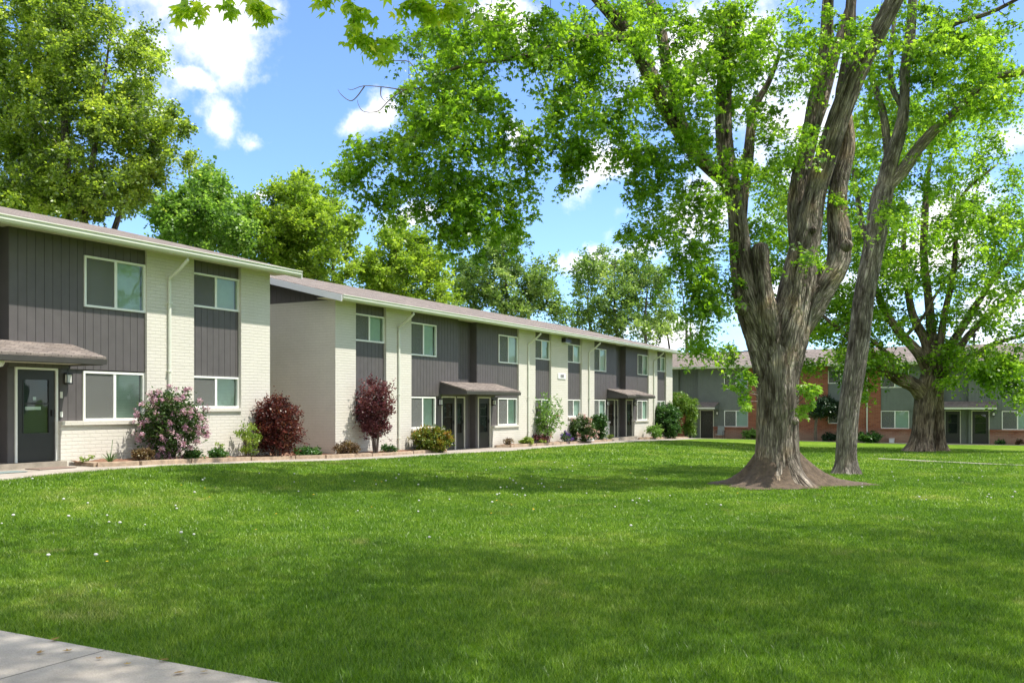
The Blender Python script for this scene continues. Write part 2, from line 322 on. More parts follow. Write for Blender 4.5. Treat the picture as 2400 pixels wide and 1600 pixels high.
def lawn_mat():
    m, t, b, _ = newmat('lawn'); L = t.links; g = nd(t, 'ShaderNodeNewGeometry')
    col = lawn_color(t, g.outputs['Position'])
    n = nd(t, 'ShaderNodeTexNoise', i_Scale=28.0, i_Detail=6.0, i_Roughness=.75); L.new(g.outputs['Position'], n.inputs['Vector'])
    col = mixc(t, 1.0, col, ramp(t, n.outputs[0], [(.3, (.55, .55, .5)), (.7, (1.2, 1.2, 1.1))]), 'MULTIPLY')
    L.new(col, b.inputs['Base Color']); b.inputs['Roughness'].default_value = .95; b.inputs['Specular IOR Level'].default_value = .1
    bp = nd(t, 'ShaderNodeBump'); bp.inputs['Strength'].default_value = .7; bp.inputs['Distance'].default_value = .04
    L.new(n.outputs[0], bp.inputs['Height']); L.new(bp.outputs[0], b.inputs['Normal']); return m
def blade_mat():
    m = bpy.data.materials.new('grass_blades'); m.use_nodes = True; t = m.node_tree; t.nodes.clear(); L = t.links
    out = nd(t, 'ShaderNodeOutputMaterial'); at = nd(t, 'ShaderNodeAttribute'); at.attribute_name = 'rnd'; g = nd(t, 'ShaderNodeNewGeometry')
    col = lawn_color(t, g.outputs['Position'])
    col = mixc(t, 1.0, col, ramp(t, at.outputs['Fac'], [(0, (.36, .50, .36)), (.5, (1.0, 1.05, 1.0)), (.86, (1.6, 1.5, 1.5)), (1, (2.3, 1.8, 4.0))]), 'MULTIPLY')
    d = nd(t, 'ShaderNodeBsdfDiffuse'); L.new(col, d.inputs[0]); tl = nd(t, 'ShaderNodeBsdfTranslucent'); L.new(mixc(t, 1.0, col, (1.3, 1.4, .7), 'MULTIPLY'), tl.inputs[0])
    mx = nd(t, 'ShaderNodeMixShader'); mx.inputs[0].default_value = .35; L.new(d.outputs[0], mx.inputs[1]); L.new(tl.outputs[0], mx.inputs[2])
    gl = nd(t, 'ShaderNodeBsdfGlossy'); gl.inputs['Roughness'].default_value = .4
    m2 = nd(t, 'ShaderNodeMixShader'); m2.inputs[0].default_value = .035; L.new(mx.outputs[0], m2.inputs[1]); L.new(gl.outputs[0], m2.inputs[2])
    L.new(m2.outputs[0], out.inputs[0]); return m
def concrete_mat(axis=1):
    m, t, b, _ = newmat('concrete_walk'); L = t.links; g = nd(t, 'ShaderNodeNewGeometry')
    n = nd(t, 'ShaderNodeTexNoise', i_Scale=1.1, i_Detail=7.0, i_Roughness=.65); L.new(g.outputs['Position'], n.inputs['Vector'])
    n2 = nd(t, 'ShaderNodeTexNoise', i_Scale=90.0, i_Detail=3.0); L.new(g.outputs['Position'], n2.inputs['Vector'])
    col = ramp(t, n.outputs[0], [(.3, (.25, .215, .175)), (.5, (.38, .335, .285)), (.7, (.46, .415, .36))])
    col = mixc(t, 1.0, col, ramp(t, n2.outputs[0], [(.3, (.82,) * 3), (.65, (1.05,) * 3)]), 'MULTIPLY')
    sp = nd(t, 'ShaderNodeSeparateXYZ'); L.new(g.outputs['Position'], sp.inputs[0])
    jt = mth(t, 'LESS_THAN', mth(t, 'FRACT', mth(t, 'ADD', mth(t, 'MULTIPLY', sp.outputs[axis], 1 / 1.52), .42)), .011)
    col = mixc(t, mth(t, 'MULTIPLY', jt, .75), col, (.08, .07, .055))
    n4 = nd(t, 'ShaderNodeTexNoise', i_Scale=3.2, i_Detail=8.0, i_Roughness=.7, i_Distortion=1.5); L.new(g.outputs['Position'], n4.inputs['Vector'])
    ck = nd(t, 'ShaderNodeMapRange'); L.new(mth(t, 'ABSOLUTE', mth(t, 'SUBTRACT', n4.outputs[0], .5)), ck.inputs[0]); ck.inputs[1].default_value = .0; ck.inputs[2].default_value = .014
    col = mixc(t, mth(t, 'MULTIPLY', mth(t, 'SUBTRACT', 1, ck.outputs[0]), .28), col, (.16, .13, .10))
    L.new(col, b.inputs['Base Color']); b.inputs['Roughness'].default_value = .9
    bp = nd(t, 'ShaderNodeBump'); bp.inputs['Strength'].default_value = .3; bp.inputs['Distance'].default_value = .006
    L.new(n2.outputs[0], bp.inputs['Height']); L.new(bp.outputs[0], b.inputs['Normal']); return m

M = {}
M['white_brick'] = brick_mat('white_painted_brick', (.67, .635, .565), (.655, .62, .55), (.62, .585, .515), dist=.010, strength=.8, dirt=.07)
M['red_brick'] = brick_mat('red_brick', (.38, .13, .068), (.27, .078, .044), (.34, .23, .18), dirt=.2)
M['char'] = plain('charcoal_siding', (.098, .088, .088), .55, .10, 3)
M['char_trim'] = plain('charcoal_trim', (.075, .068, .068), .5, .1)
M['grey'] = plain('sage_grey_siding', (.150, .168, .155), .6, .08, 3)
M['white'] = plain('white_vinyl', (.80, .80, .75), .4, .04)
M['cream'] = plain('cream_gutter_paint', (.66, .67, .58), .42, .05, 2)
M['soffit'] = plain('cream_soffit', (.60, .57, .46), .7, .05, 2)
M['rake'] = plain('white_fascia_board', (.72, .72, .72), .5, .04, 2)
M['whitedoor'] = plain('inner_door_paint', (.42, .44, .42), .4, .05)
M['blackdoor'] = plain('dark_bronze_door', (.028, .028, .026), .35, .12, 4)
M['trimcream'] = plain('door_trim_paint', (.62, .60, .52), .5, .05)
M['shingle'] = shingle_mat(); M['glass'] = glass_mat(); M['screen'] = screen_mat()
M['blind'] = plain('blind_slats', (.74, .82, .76), .6, .05)
M['vblind'] = plain('blind_vanes', (.30, .32, .29), .6, .08)
M['rollb'] = plain('roller_blind_cloth', (.55, .60, .60), .7, .04, 2)
M['doorin'] = plain('inner_door_green', (.028, .038, .032), .5, .1)
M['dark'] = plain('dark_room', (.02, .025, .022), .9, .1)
M['black'] = plain('black_metal', (.02, .02, .02), .35, .1)
M['frost'] = plain('frosted_lamp_glass', (.7, .7, .68), .3, .03)
M['concrete'] = concrete_mat(); M['concrete_x'] = concrete_mat(0); M['lawn'] = lawn_mat(); M['blade'] = blade_mat()
M['step'] = plain('old_step_concrete', (.30, .26, .21), .9, .3, 3, bump=.4)
M['timber'] = plain('weathered_timber', (.36, .27, .19), .85, .3, 7, bump=.5, bscale=25)
M['mulch'] = plain('red_brown_mulch', (.20, .105, .065), .95, .5, 14, bump=1, bscale=22)
M['bark1'] = bark_mat('maple_bark', (.10, .078, .058), (.56, .50, .42), 12.0, 1.7, (1.3, 1.08, .85))
M['bark2'] = bark_mat('grey_bark', (.15, .13, .11), (.56, .52, .46), 12.0, 2.0)
M['bark3'] = bark_mat('brown_bark', (.11, .08, .058), (.50, .41, .31), 9.0, 1.6)
M['twig'] = plain('twig_bark', (.14, .11, .09), .9, .3, 8)
G1 = [(.055, .125, .008), (.115, .22, .014), (.185, .31, .026), (.28, .41, .05)]
M['leaf1'] = leaf_mat('maple_leaves', G1, .6, 1.6)
M['leaf_bright'] = leaf_mat('young_maple_leaves', [(.12, .24, .02), (.20, .36, .035), (.30, .46, .06)], .5, 1.25)
M['leafL'] = leaf_mat('poplar_leaves', [(.065, .11, .018), (.14, .215, .032), (.255, .345, .052), (.42, .49, .09)], .6, 1.5, .05)
M['leafY'] = leaf_mat('yellow_green_leaves', [(.085, .15, .016), (.165, .27, .028), (.27, .385, .045), (.38, .49, .075)], .55, 1.3)
M['leafG'] = leaf_mat('fresh_green_leaves', [(.07, .15, .025), (.13, .25, .045), (.21, .35, .075), (.31, .45, .13)], .55, 1.3)
M['leafS'] = leaf_mat('silvery_green_leaves', [(.06, .12, .03), (.12, .21, .05), (.22, .33, .09), (.36, .46, .17)], .52, 1.25)

# ---------------------------------------------------------------- ground and paths
def build_ground():
    gx = np.unique(np.concatenate([[-900, -500, -250, -140, -90], np.arange(-60, 60.1, 1), [90, 140, 250, 500, 900]]))
    gy = np.unique(np.concatenate([[-900, -400, -150, -70], np.arange(-30, 80.1, 1), [110, 160, 300, 600, 1500]]))
    X, Y = np.meshgrid(gx, gy); Z = gz(X, Y)
    n, m = X.shape; idx = np.arange(n * m).reshape(n, m)
    f = np.stack([idx[:-1, :-1], idx[:-1, 1:], idx[1:, 1:], idx[1:, :-1]], -1).reshape(-1, 4)
    o = mesh_np('ground', np.stack([X, Y, Z], -1).reshape(-1, 3), f, M['lawn'], smooth=True); tag(o, kind='structure')
def slab(name, left, right, dz, mat, ncross=5, label=None):
    """sheet between two polylines (same count), following the ground dz above it, with a skirt"""
    b = MB(); k = len(left)
    for i in range(k):
        for j in range(ncross + 1):
            s = j / ncross; x = left[i][0] * (1 - s) + right[i][0] * s; y = left[i][1] * (1 - s) + right[i][1] * s
            b.v.append((x, y, gz1(x, y) + dz))
    q = ncross + 1
    for i in range(k - 1):
        for j in range(ncross): a = i * q + j; b.f.append((a, a + 1, a + q + 1, a + q))
    n = len(b.v)
    for i in range(k):
        for j in (0, ncross): v = b.v[i * q + j]; b.v.append((v[0], v[1], v[2] - .12))
    for i in range(k - 1):
        for jj, j in ((0, 0), (1, ncross)): b.f.append((i * q + j, (i + 1) * q + j, n + (i + 1) * 2 + jj, n + i * 2 + jj))
    o = b.build(name, mat); tag(o, kind='structure'); return o
build_ground()
# timber line: bed edge x(y)
TLpix = [(160, 1089), (227, 1096), (320, 1093), (427, 1086), (638, 1078), (740, 1078.5), (769, 1077.5), (964, 1068), (1091, 1058.5)]
TL = [hit(*p) for p in TLpix]
ys = np.arange(-25, 59.9, .75)
slab('front_walk', [(FX - 1.2, y) for y in ys], [(float(lawn_x(y)), y) for y in ys], .02, M['concrete'])
xs = np.arange(-15.6, 14, .8)
slab('near_walk', [(x, 2.35) for x in xs], [(x, 3.95 + .012 * (x + 5)) for x in xs], .03, M['concrete_x'])
slab('brick_building_walk', [(x, 60.15) for x in np.arange(-24, 30, 1.0)], [(x, 61.4) for x in np.arange(-24, 30, 1.0)], .03, M['concrete'])
a, bq = hit(2060, 1074.5), hit(2430, 1091.5)
dx, dy = bq[0] - a[0], bq[1] - a[1]
crossw = [(a[0] + dx * s, a[1] + dy * s) for s in np.linspace(0, 6, 40)]
slab('cross_walk', [(x, y - .3) for x, y in crossw], [(x, y + .08) for x, y in crossw], .025, M['concrete'])

def lawn_mask(x, y):
    ok = x > lawn_x(y) - .03
    ok &= ~((y > 2.3) & (y < 3.93 + .012 * (x + 5)) & (x < 13.5)) & (y < 60.1)
    s = (x - a[0]) / dx; yc = a[1] + dy * s
    ok &= ~((s > 0) & (s < 6) & (np.abs(y - yc) < .27))
    for tx, ty, tr in ((-4.46, 20.9, .0),): pass
    return ok
def build_grass():
    bands = [(3.0, 7, 8500, .0078, .040), (7, 11, 6500, .0095, .040), (11, 17, 3400, .0125, .040), (17, 28, 1200, .018, .042), (28, 50, 260, .034, .05)]
    V = []; R = []
    for d0, d1, dens, wd, ht in bands:
        amax = .66 if d0 < 20 else .62
        area = amax * (d1 * d1 - d0 * d0); n = int(area * dens)
        r = np.sqrt(rng.uniform(d0 * d0, d1 * d1, n)); an = rng.uniform(-amax, amax, n)
        D = r * np.cos(an); Lt = r * np.sin(an)
        x = -S_ * D + C_ * Lt; y = C_ * D + S_ * Lt
        k = lawn_mask(x, y); x = x[k]; y = y[k]; n = len(x)
        # tufty height
        hh = ht * (.55 + .7 * rng.random(n)) * (1 + .25 * np.sin(x * 3.1 + np.sin(y * 2.3)) * np.sin(y * 2.7 + x))
        ang = rng.uniform(0, 2 * np.pi, n); lean = rng.normal(0, .5, (n, 2)) * hh[:, None] * 1.1
        z = gz(x, y); w2 = wd * rng.uniform(.5, 1.1, n) / 2; ca, sa = np.cos(ang) * w2, np.sin(ang) * w2
        v = np.empty((n, 3, 3)); v[:, 0] = np.stack([x - ca, y - sa, z - .005], 1); v[:, 1] = np.stack([x + ca, y + sa, z - .005], 1)
        v[:, 2] = np.stack([x + lean[:, 0], y + lean[:, 1], z + hh], 1)
        V.append(v.reshape(-1, 3)); R.append(np.repeat(rng.random(n), 3))
    V = np.concatenate(V); R = np.concatenate(R)
    o = mesh_np('lawn_grass', V, np.arange(len(V)).reshape(-1, 3), M['blade'], attrs={'rnd': R})
    tag(o, 'short mown green grass covering the courtyard lawn', 'grass', kind='stuff')
build_grass()

# ---------------------------------------------------------------- apartment buildings
def window(par, T, u0, u1, z0, z1, n, kind='h', curtain=0):
    """sliding window: frame > two panes, insect screen on the left, blinds behind"""
    b = MB(); w_ = .05; um = (u0 + u1) / 2
    b.box(T, u0, u1, n - .06, n + .03, z1 - w_, z1); b.box(T, u0, u1, n - .06, n + .035, z0, z0 + w_)
    b.box(T, u0, u0 + w_, n - .06, n + .028, z0 + w_, z1 - w_); b.box(T, u1 - w_, u1, n - .06, n + .028, z0 + w_, z1 - w_)
    b.box(T, um - .035, um + .035, n - .05, n + .02, z0 + w_, z1 - w_)
    fr = b.build('window', M['white'], par)
    g = MB(); g.quad(T(u0 + w_, n - .02, z0 + w_), T(um - .035, n - .02, z0 + w_), T(um - .035, n - .02, z1 - w_), T(u0 + w_, n - .02, z1 - w_)); g.build('pane', M['glass'], fr)
    g = MB(); g.quad(T(um + .035, n - .015, z0 + w_), T(u1 - w_, n - .015, z0 + w_), T(u1 - w_, n - .015, z1 - w_), T(um + .035, n - .015, z1 - w_)); g.build('pane', M['glass'], fr)
    s = MB(); s.box(T, u0 + w_, um - .036, n + .002, n + .004, z0 + w_, z1 - w_); s.build('insect_screen', M['screen'], fr)
    s = MB()
    if kind == 'h':
        z = z0 + .06
        while z < z1 - .05:
            s.quad(T(u0 + .06, n - .105, z), T(u1 - .06, n - .105, z), T(u1 - .06, n - .085, z + .036), T(u0 + .06, n - .085, z + .036)); z += .038
        s.build('blind', M['blind'], fr)
    elif kind == 'r':
        s.box(T, u0 + .06, u1 - .06, n - .1, n - .095, z0 + .06, z1 - .05); s.build('roller_blind', M['rollb'], fr)
    elif kind == 'v':
        u = u0 + .06
        while u < u1 - .1:
            s.quad(T(u, n - .10, z0 + .06), T(u + .085, n - .075, z0 + .06), T(u + .085, n - .075, z1 - .06), T(u, n - .10, z1 - .06)); u += .088
        s.build('blind', M['blind'], fr)
    elif kind == 'half':
        z = z0 + .06
        while z < z1 - .05:
            s.quad(T(um, n - .105, z), T(u1 - .06, n - .105, z), T(u1 - .06, n - .085, z + .036), T(um, n - .085, z + .036)); z += .038
        s.build('blind', M['blind'], fr)
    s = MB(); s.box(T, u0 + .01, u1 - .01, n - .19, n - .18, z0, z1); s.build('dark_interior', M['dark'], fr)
    return fr
def siding(b, T, u0, u1, z0, z1, n, w_=.2, phase=0):
    b.box(T, u0, u1, n - .12, n - .016, z0, z1)
    k = math.ceil((u0 - phase) / w_ + 1e-6); us = [u0] + [phase + i * w_ for i in range(k, k + 400) if u0 + .02 < phase + i * w_ < u1 - .02] + [u1]
    for p, q in zip(us[:-1], us[1:]): b.box(T, p + .005, q - .005, n - .014, n, z0 + .001, z1 - .001)
def door(par, T, u0, u1, z0, n, detailed=False):
    f = MB(); z1 = z0 + 2.03
    f.box(T, u0, u0 + .045, n - .06, n + .05, z0, z1); f.box(T, u1 - .045, u1, n - .06, n + .05, z0, z1); f.box(T, u0 + .045, u1 - .045, n - .06, n + .05, z1 - .045, z1)
    f.build('door_frame', M['white'] if detailed else M['trimcream'], par)
    a_, c_ = u0 + .05, u1 - .05; d = MB(); gl0, gl1 = z0 + .62, z1 - .26
    d.box(T, a_, a_ + .15, n - .03, n + .01, z0 + .01, z1 - .05); d.box(T, c_ - .15, c_, n - .03, n + .01, z0 + .01, z1 - .05)
    d.box(T, a_ + .15, c_ - .15, n - .03, n + .01, z0 + .01, gl0); d.box(T, a_ + .15, c_ - .15, n - .03, n + .01, gl1, z1 - .05)
    d.box(T, a_ + .15, c_ - .15, n - .025, n + .014, z0 + 1.24, z0 + 1.275)
    d.box(T, a_ + .13, a_ + .15, n + .01, n + .02, gl0, gl1); d.box(T, c_ - .15, c_ - .13, n + .01, n + .02, gl0, gl1)
    dr = d.build('door', M['blackdoor'], par)
    g = MB(); g.quad(T(a_ + .15, n - .005, gl0), T(c_ - .15, n - .005, gl0), T(c_ - .15, n - .005, gl1), T(a_ + .15, n - .005, gl1)); g.build('door_glass', M['glass'], dr)
    k = MB(); k.box(T, a_ + .1, c_ - .1, n - .055, n - .045, z0 + .3, z1 - .08); k.build('inner_door', M['dark'] if not detailed else M['doorin'], dr)
    if detailed:
        k = MB(); k.box(T, a_ + .22, c_ - .3, n - .043, n - .035, z0 + 1.12, z0 + 1.19); k.build('mail_slot', M['white'], dr)
        k = MB(); k.box(T, (a_ + c_) / 2 - .04, (a_ + c_) / 2 + .03, n - .043, n - .035, z0 + 1.33, z0 + 1.40); k.build('door_knocker', M['rake'], dr)
    h = MB(); h.box(T, c_ - .09, c_ - .06, n + .01, n + .05, z0 + .98, z0 + 1.12); h.build('handle', M['black'], dr)
def lantern(par, T, u, z, n):
    b = MB(); b.box(T, u - .05, u + .05, n, n + .04, z - .13, z + .12); b.box(T, u - .075, u + .075, n + .04, n + .14, z + .08, z + .12); b.box(T, u - .075, u + .075, n + .04, n + .14, z - .13, z - .10)
    for s in (-.07, .058): b.box(T, u + s, u + s + .012, n + .128, n + .14, z - .10, z + .08); b.box(T, u + s, u + s + .012, n + .04, n + .052, z - .10, z + .08)
    l = b.build('wall_lantern', M['black'], par)
    g = MB(); g.box(T, u - .055, u + .055, n + .045, n + .125, z - .098, z + .078); g.build('lamp_glass', M['frost'], l)
def canopy(par, T, u0, u1, t, pal):
    b = MB()
    b.prism(T, [(-.42, t + 2.09), (1.02, t + 2.09), (1.02, t + 2.22), (-.098, t + 2.52), (-.42, t + 2.52)], u0, u0 + .05)
    b.prism(T, [(-.42, t + 2.09), (1.02, t + 2.09), (1.02, t + 2.22), (-.098, t + 2.52), (-.42, t + 2.52)], u1 - .05, u1)
    b.box(T, u0 + .05, u1 - .05, .98, 1.02, t + 2.09, t + 2.22)
    c = b.build('canopy', pal['canopy'], par)
    r = MB(); k = .04
    r.prism(T, [(-.095, t + 2.585), (-.095, t + 2.53), (1.08, t + 2.215), (1.08, t + 2.27)], u0 - k, u1 + k); r.build('canopy_roof', M['shingle'], c)
    g = MB(); g.prism(T, [(1.022, t + 2.10), (1.10, t + 2.10), (1.12, t + 2.21), (1.022, t + 2.21)], u0 - k, u1 + k); g.build('canopy_gutter', pal['cgutter'], c)
    s = MB(); s.box(T, u0 + .05, u1 - .05, -.4, .979, t + 2.12, t + 2.135); s.build('soffit', M['soffit'], c)
    return c
def downspout(par, T, u, t, mat, zbot=-.25):
    b = MB(); s = .075
    top, wall = .62, .045
    pts = [T(u + .06, top, t + 4.9), T(u + .06, top, t + 4.80), T(u + .02, (top + wall) / 2 + .05, t + 4.58), T(u, wall + .01, t + 4.38), T(u, wall, t + 4.25), T(u, wall, t + zbot)]
    b.tube(pts, [s / 2 * 1.1] * 6, 8); 
    for z in (3.75, 2.05, .55): b.box(T, u - .06, u + .06, .0, .095, t + z, t + z + .03)
    b.build('downspout', mat, par)
def building(name, label, T, t, u0, u1, secs, canopies, pal, depth=14.5, ridge=7.4, over=.53, base=-1.2, cat='apartment block', ends=(1, 1)):
    org = T((u0 + u1) / 2, 0, t); root = empty(name, org, label, cat)
    Z = lambda z: t + z
    def pbox(nm, mat, *a, bevel=0): q = MB(); q.box(T, *a); return q.build(nm, mat, root)
    def pside(nm, a_, c_, z0, z1, n, w_=.2): q = MB(); siding(q, T, a_, c_, Z(z0), Z(z1), n, w_); return q.build(nm, pal['side'], root)
    bw, sm_ = pal['brick'], pal['sill']
    pbox('brick_wall', bw, u0, u1, -depth, -.505, Z(base), Z(4.97))
    for s in secs:
        k = s[0]; a_, c_ = s[1], s[2]
        if k == 'pier': pbox('brick_pier', bw, a_, c_, -.504, 0, Z(base), Z(4.97))
        elif k == 'strip':
            pbox('low_wall', bw, a_, c_, -.504, -.001, Z(base), Z(1.06)); pbox('window_sill', sm_, a_ + .001, c_ - .001, -.3, .05, Z(1.06), Z(1.155))
            pside('siding', a_, c_, 1.985, 3.765, -.1); pside('siding', a_, c_, 4.65, 4.97, -.1)
            window(root, T, a_, c_, Z(1.155), Z(1.985), -.10, s[3]); window(root, T, a_, c_, Z(3.765), Z(4.65), -.10, s[4])
        elif k in ('wingL', 'wingR'):
            L_ = k == 'wingL'; wz = 1.66
            wa, wb = (a_, a_ + wz) if L_ else (c_ - wz, c_); ra, rb = (wb, c_) if L_ else (a_, wa)
            q = MB()
            siding(q, T, wa, wb, Z(2.03), Z(3.455), -.07); siding(q, T, wa, wb, Z(4.62), Z(4.97), -.07); siding(q, T, ra, rb, Z(2.03), Z(4.97), -.07)
            if L_: q.box(T, c_ - .06, c_ - .001, -.5, -.19, Z(0), Z(4.97))
            else: q.box(T, a_ + .001, a_ + .06, -.5, -.19, Z(0), Z(4.97))
            q.build('siding', pal['side'], root)
            window(root, T, wa, wb, Z(3.455), Z(4.62), -.07, s[4]); window(root, T, wa, wb, Z(.87), Z(2.0), -.11, s[3])
            if L_: da, db = c_ - 1.12, c_ - .14; la, lb = wa, da; sa, sb = wb, da
            else: da, db = a_ + .16, a_ + 1.14; la, lb = db, wb; sa, sb = db, wa
            pside('lower_siding', sa, sb, .87, 2.03, -.12)
            pbox('low_wall', bw, la, lb, -.504, -.001, Z(base), Z(.78)); pbox('window_sill', sm_, la + .001, lb - .001, -.3, .06, Z(.78), Z(.87))
            pside('corner_siding', *((db, c_) if L_ else (a_, da)), 0, 2.03, -.12)
            door(root, T, da, db, Z(0), -.14, len(s) > 5)
            lu = (wb + da) / 2 if L_ else (db + wa) / 2
            if s[3]: lantern(root, T, lu + (.05 if L_ else -.1), Z(1.82), -.12)
        elif k == 'recess':
            pside('recess_siding', a_, c_, 2.03, 4.97, -.38); pside('recess_siding', a_ + .93, c_, 0, 2.03, -.38)
            door(root, T, a_ + .02, a_ + .92, Z(0), -.38)
    for a_, c_, in [(c[0], c[1]) for c in canopies]: canopy(root, T, a_, c_, t, pal)
    for c in canopies: st = MB(); st.box(T, c[0] + .0, c[1] - .25, -.6, .16, Z(-.5), Z(-.002)); st.build('doorstep', M['step'], root)
    # roof: two slopes of one profile, gable siding, soffit, fascia, gutter
    e0, e1 = u0 - over, u1 + over; sl = .245; zt = 5.03
    zr = zt + sl * (.68 + ridge)
    r = MB(); r.prism(T, [(.70, Z(zt - .05)), (.70, Z(zt + .005)), (-ridge, Z(zr)), (-depth - .7, Z(zt + .005)), (-depth - .7, Z(zt - .05)), (-ridge, Z(zr - .06))], e0, e1)
    rf = r.build('roof', M['shingle'], root)
    for ue in (u0, u1):
        g = MB(); g.prism(T, [(-.02, Z(4.985)), (-.02, Z(5.10)), (-ridge, Z(zr - .08)), (-depth + .02, Z(5.10)), (-depth + .02, Z(4.985))], *((ue, ue + .12) if ue == u0 else (ue - .12, ue)))
        for i in range(int(depth / .2)):
            n0 = -.02 - i * .2; n1 = n0 - .19; f_ = lambda n: Z(zt - .09 + sl * (.68 - n if n > -ridge else n + depth + .68) - .0)
            du = -.012 if ue == u0 else .012
            p = [(n0, Z(4.975)), (n0, f_(n0) - .0), (n1, f_(n1)), (n1, Z(4.975))]
            g.prism(T, p, min(ue, ue + du) , max(ue, ue + du))
        g.build('gable_siding', pal['side'], root)
    for ua, ub in ((e0 - .025, e0 + .002), (e1 - .002, e1 + .025)):
        rk = MB(); zf = lambda n: zt + sl * (.70 - n)
        rk.prism(T, [(.70, Z(zf(.7) - .21)), (.70, Z(zf(.7) - .01)), (-ridge, Z(zr - .015)), (-ridge, Z(zr - .215))], ua, ub)
        rk.prism(T, [(-ridge, Z(zr - .215)), (-ridge, Z(zr - .015)), (-depth - .7, Z(zt - .01)), (-depth - .7, Z(zt - .21))], ua, ub)
        rk.build('rake_board', pal['rake'], root)
    s = MB(); s.box(T, e0 + .01, e1 - .01, -.3, .60, Z(4.971), Z(4.978)); s.build('soffit', M['soffit'], root)
    s = MB(); s.box(T, e0 + .003, e1 - .003, .60, .622, Z(4.87), Z(5.02)); s.build('fascia', M['cream'], root)
    g = MB(); z0 = 4.885
    g.prism(T, [(.625, Z(z0)), (.70, Z(z0)), (.735, Z(z0 + .05)), (.735, Z(z0 + .10)), (.76, Z(z0 + .125)), (.76, Z(z0 + .145)), (.625, Z(z0 + .145))], e0 + .02, e1 - .02)
    g.build('gutter', pal['gutter'], root)
    return root
TF = lambda u, n, z: (FX + n, u, z)
palW = dict(brick=M['white_brick'], sill=M['white_brick'], side=M['char'], side2=M['char'], rake=M['rake'], gutter=M['cream'], canopy=M['char_trim'], cgutter=M['char_trim'])
palR = dict(brick=M['red_brick'], sill=M['red_brick'], side=M['grey'], side2=M['grey'], rake=M['rake'], gutter=M['cream'], canopy=M['grey'], cgutter=M['rake'])
B1T = .41
b1 = building('apartment_building', 'near cream brick and charcoal apartment block cut off by the left edge of the photo', TF, B1T, -16, 19.2, [
    ('pier', -16, -14.6), ('strip', -14.6, -13, 'h', 'h'), ('pier', -13, -11.5), ('wingL', -11.5, -8.3, 'h', 'h'), ('recess', -8.3, -6.95), ('wingR', -6.95, -3.55, 'h', 'h'), ('pier', -3.55, 0.2),
    ('strip', .2, 1.8, 'h', 'h'), ('pier', 1.8, 3.6), ('strip', 3.6, 5.2, 'h', 'h'), ('pier', 5.2, 7.0),
    ('wingL', 7.0, 10.25, 'h', 'h'), ('recess', 10.25, 11.60), ('wingR', 11.60, 15.02, 'h', 'h', True), ('pier', 15.02, 16.47), ('strip', 16.47, 18.10, 'h', 'half'), ('pier', 18.10, 19.2)],
    [(8.95, 13.03, 1), (-9.6, -5.5, 0)], palW)
downspout(b1, TF, 15.66, B1T, M['cream']); downspout(b1, TF, 6.1, B1T, M['cream'])
B2T = -.045
b2 = building('apartment_building', 'long cream brick and charcoal apartment block with two doorway canopies, address plaque on a pier', TF, B2T, 22.05, 54.5, [
    ('pier', 22.05, 23.06), ('strip', 23.06, 24.68, 'h', 'h'), ('pier', 24.68, 26.15), ('wingL', 26.15, 29.36, 'h', 'h'), ('recess', 29.36, 30.73), ('wingR', 30.73, 34.13, 'h', 'h'),
    ('pier', 34.13, 35.69), ('strip', 35.69, 37.27, 'h', 'h'), ('pier', 37.27, 39.08), ('strip', 39.08, 40.68, 'v', 'v'), ('pier', 40.68, 42.24), ('wingL', 42.24, 45.36, 'v', 'v'), ('recess', 45.36, 46.73), ('wingR', 46.73, 50.2, 'v', 'h'),
    ('pier', 50.2, 51.7), ('strip', 51.7, 53.3, 'h', 'h'), ('pier', 53.3, 54.5)],
    [(28.1, 32.2, 0), (44.1, 48.2, 0)], palW)
for u in (25.35, 34.93, 41.5, 50.98): downspout(b2, TF, u, B2T, M['cream'])
Y3 = 61.8; TR = lambda u, n, z: (u, Y3 - n, z); B3T = -.66
b3 = building('apartment_building', 'red brick and sage grey apartment block across the far end of the courtyard', TR, B3T, -40, 26, [
    ('pier', -40, -30), ('strip', -30, -28.4, 'h', 'h'), ('pier', -28.4, -26.9), ('wingL', -26.9, -20.3, 'r', 'r'), ('recess', -20.3, -18.9), ('wingR', -18.9, -15.36, 'r', 'r'),
    ('pier', -15.36, -13.85), ('strip', -13.85, -12.2, 'r', 'r'), ('pier', -12.2, -10.16), ('strip', -10.16, -8.6, 'half', 'half'), ('pier', -8.6, -6.94), ('wingL', -6.94, -3.3, 'r', 'half'), ('recess', -3.3, -1.95), ('wingR', -1.95, 1.5, 'r', 'r'),
    ('pier', 1.5, 3.0), ('strip', 3.0, 4.6, 'r', 'r'), ('pier', 4.6, 6.5), ('wingL', 6.5, 9.7, 'r', 'r'), ('recess', 9.7, 11.05), ('wingR', 11.05, 14.5, 'r', 'r'), ('pier', 14.5, 26)],
    [(-21.5, -17.4, 0), (-4.5, -.45, 0), (8.5, 12.6, 0)], palR, depth=9.4, ridge=4.6)
for u in (-7.75, -14.6, 2.2): downspout(b3, TR, u, B3T, M['cream'])
# roof vents on the brick block
vents = [(2212, 797), (2289, 800), (2240, 815)]
for px, py in vents:
    D = 64.5; p = P(px, py, D); b = MB(); b.lathe((p.x, Y3 + 4.4, p.z - .75), [(.07, -.3), (.07, .62), (.15, .64), (.15, .70), (.08, .72), (.17, .78), (.17, .86), (.02, .95)], 10); b.build('roof_vent', M['black'], b3, smooth=False)
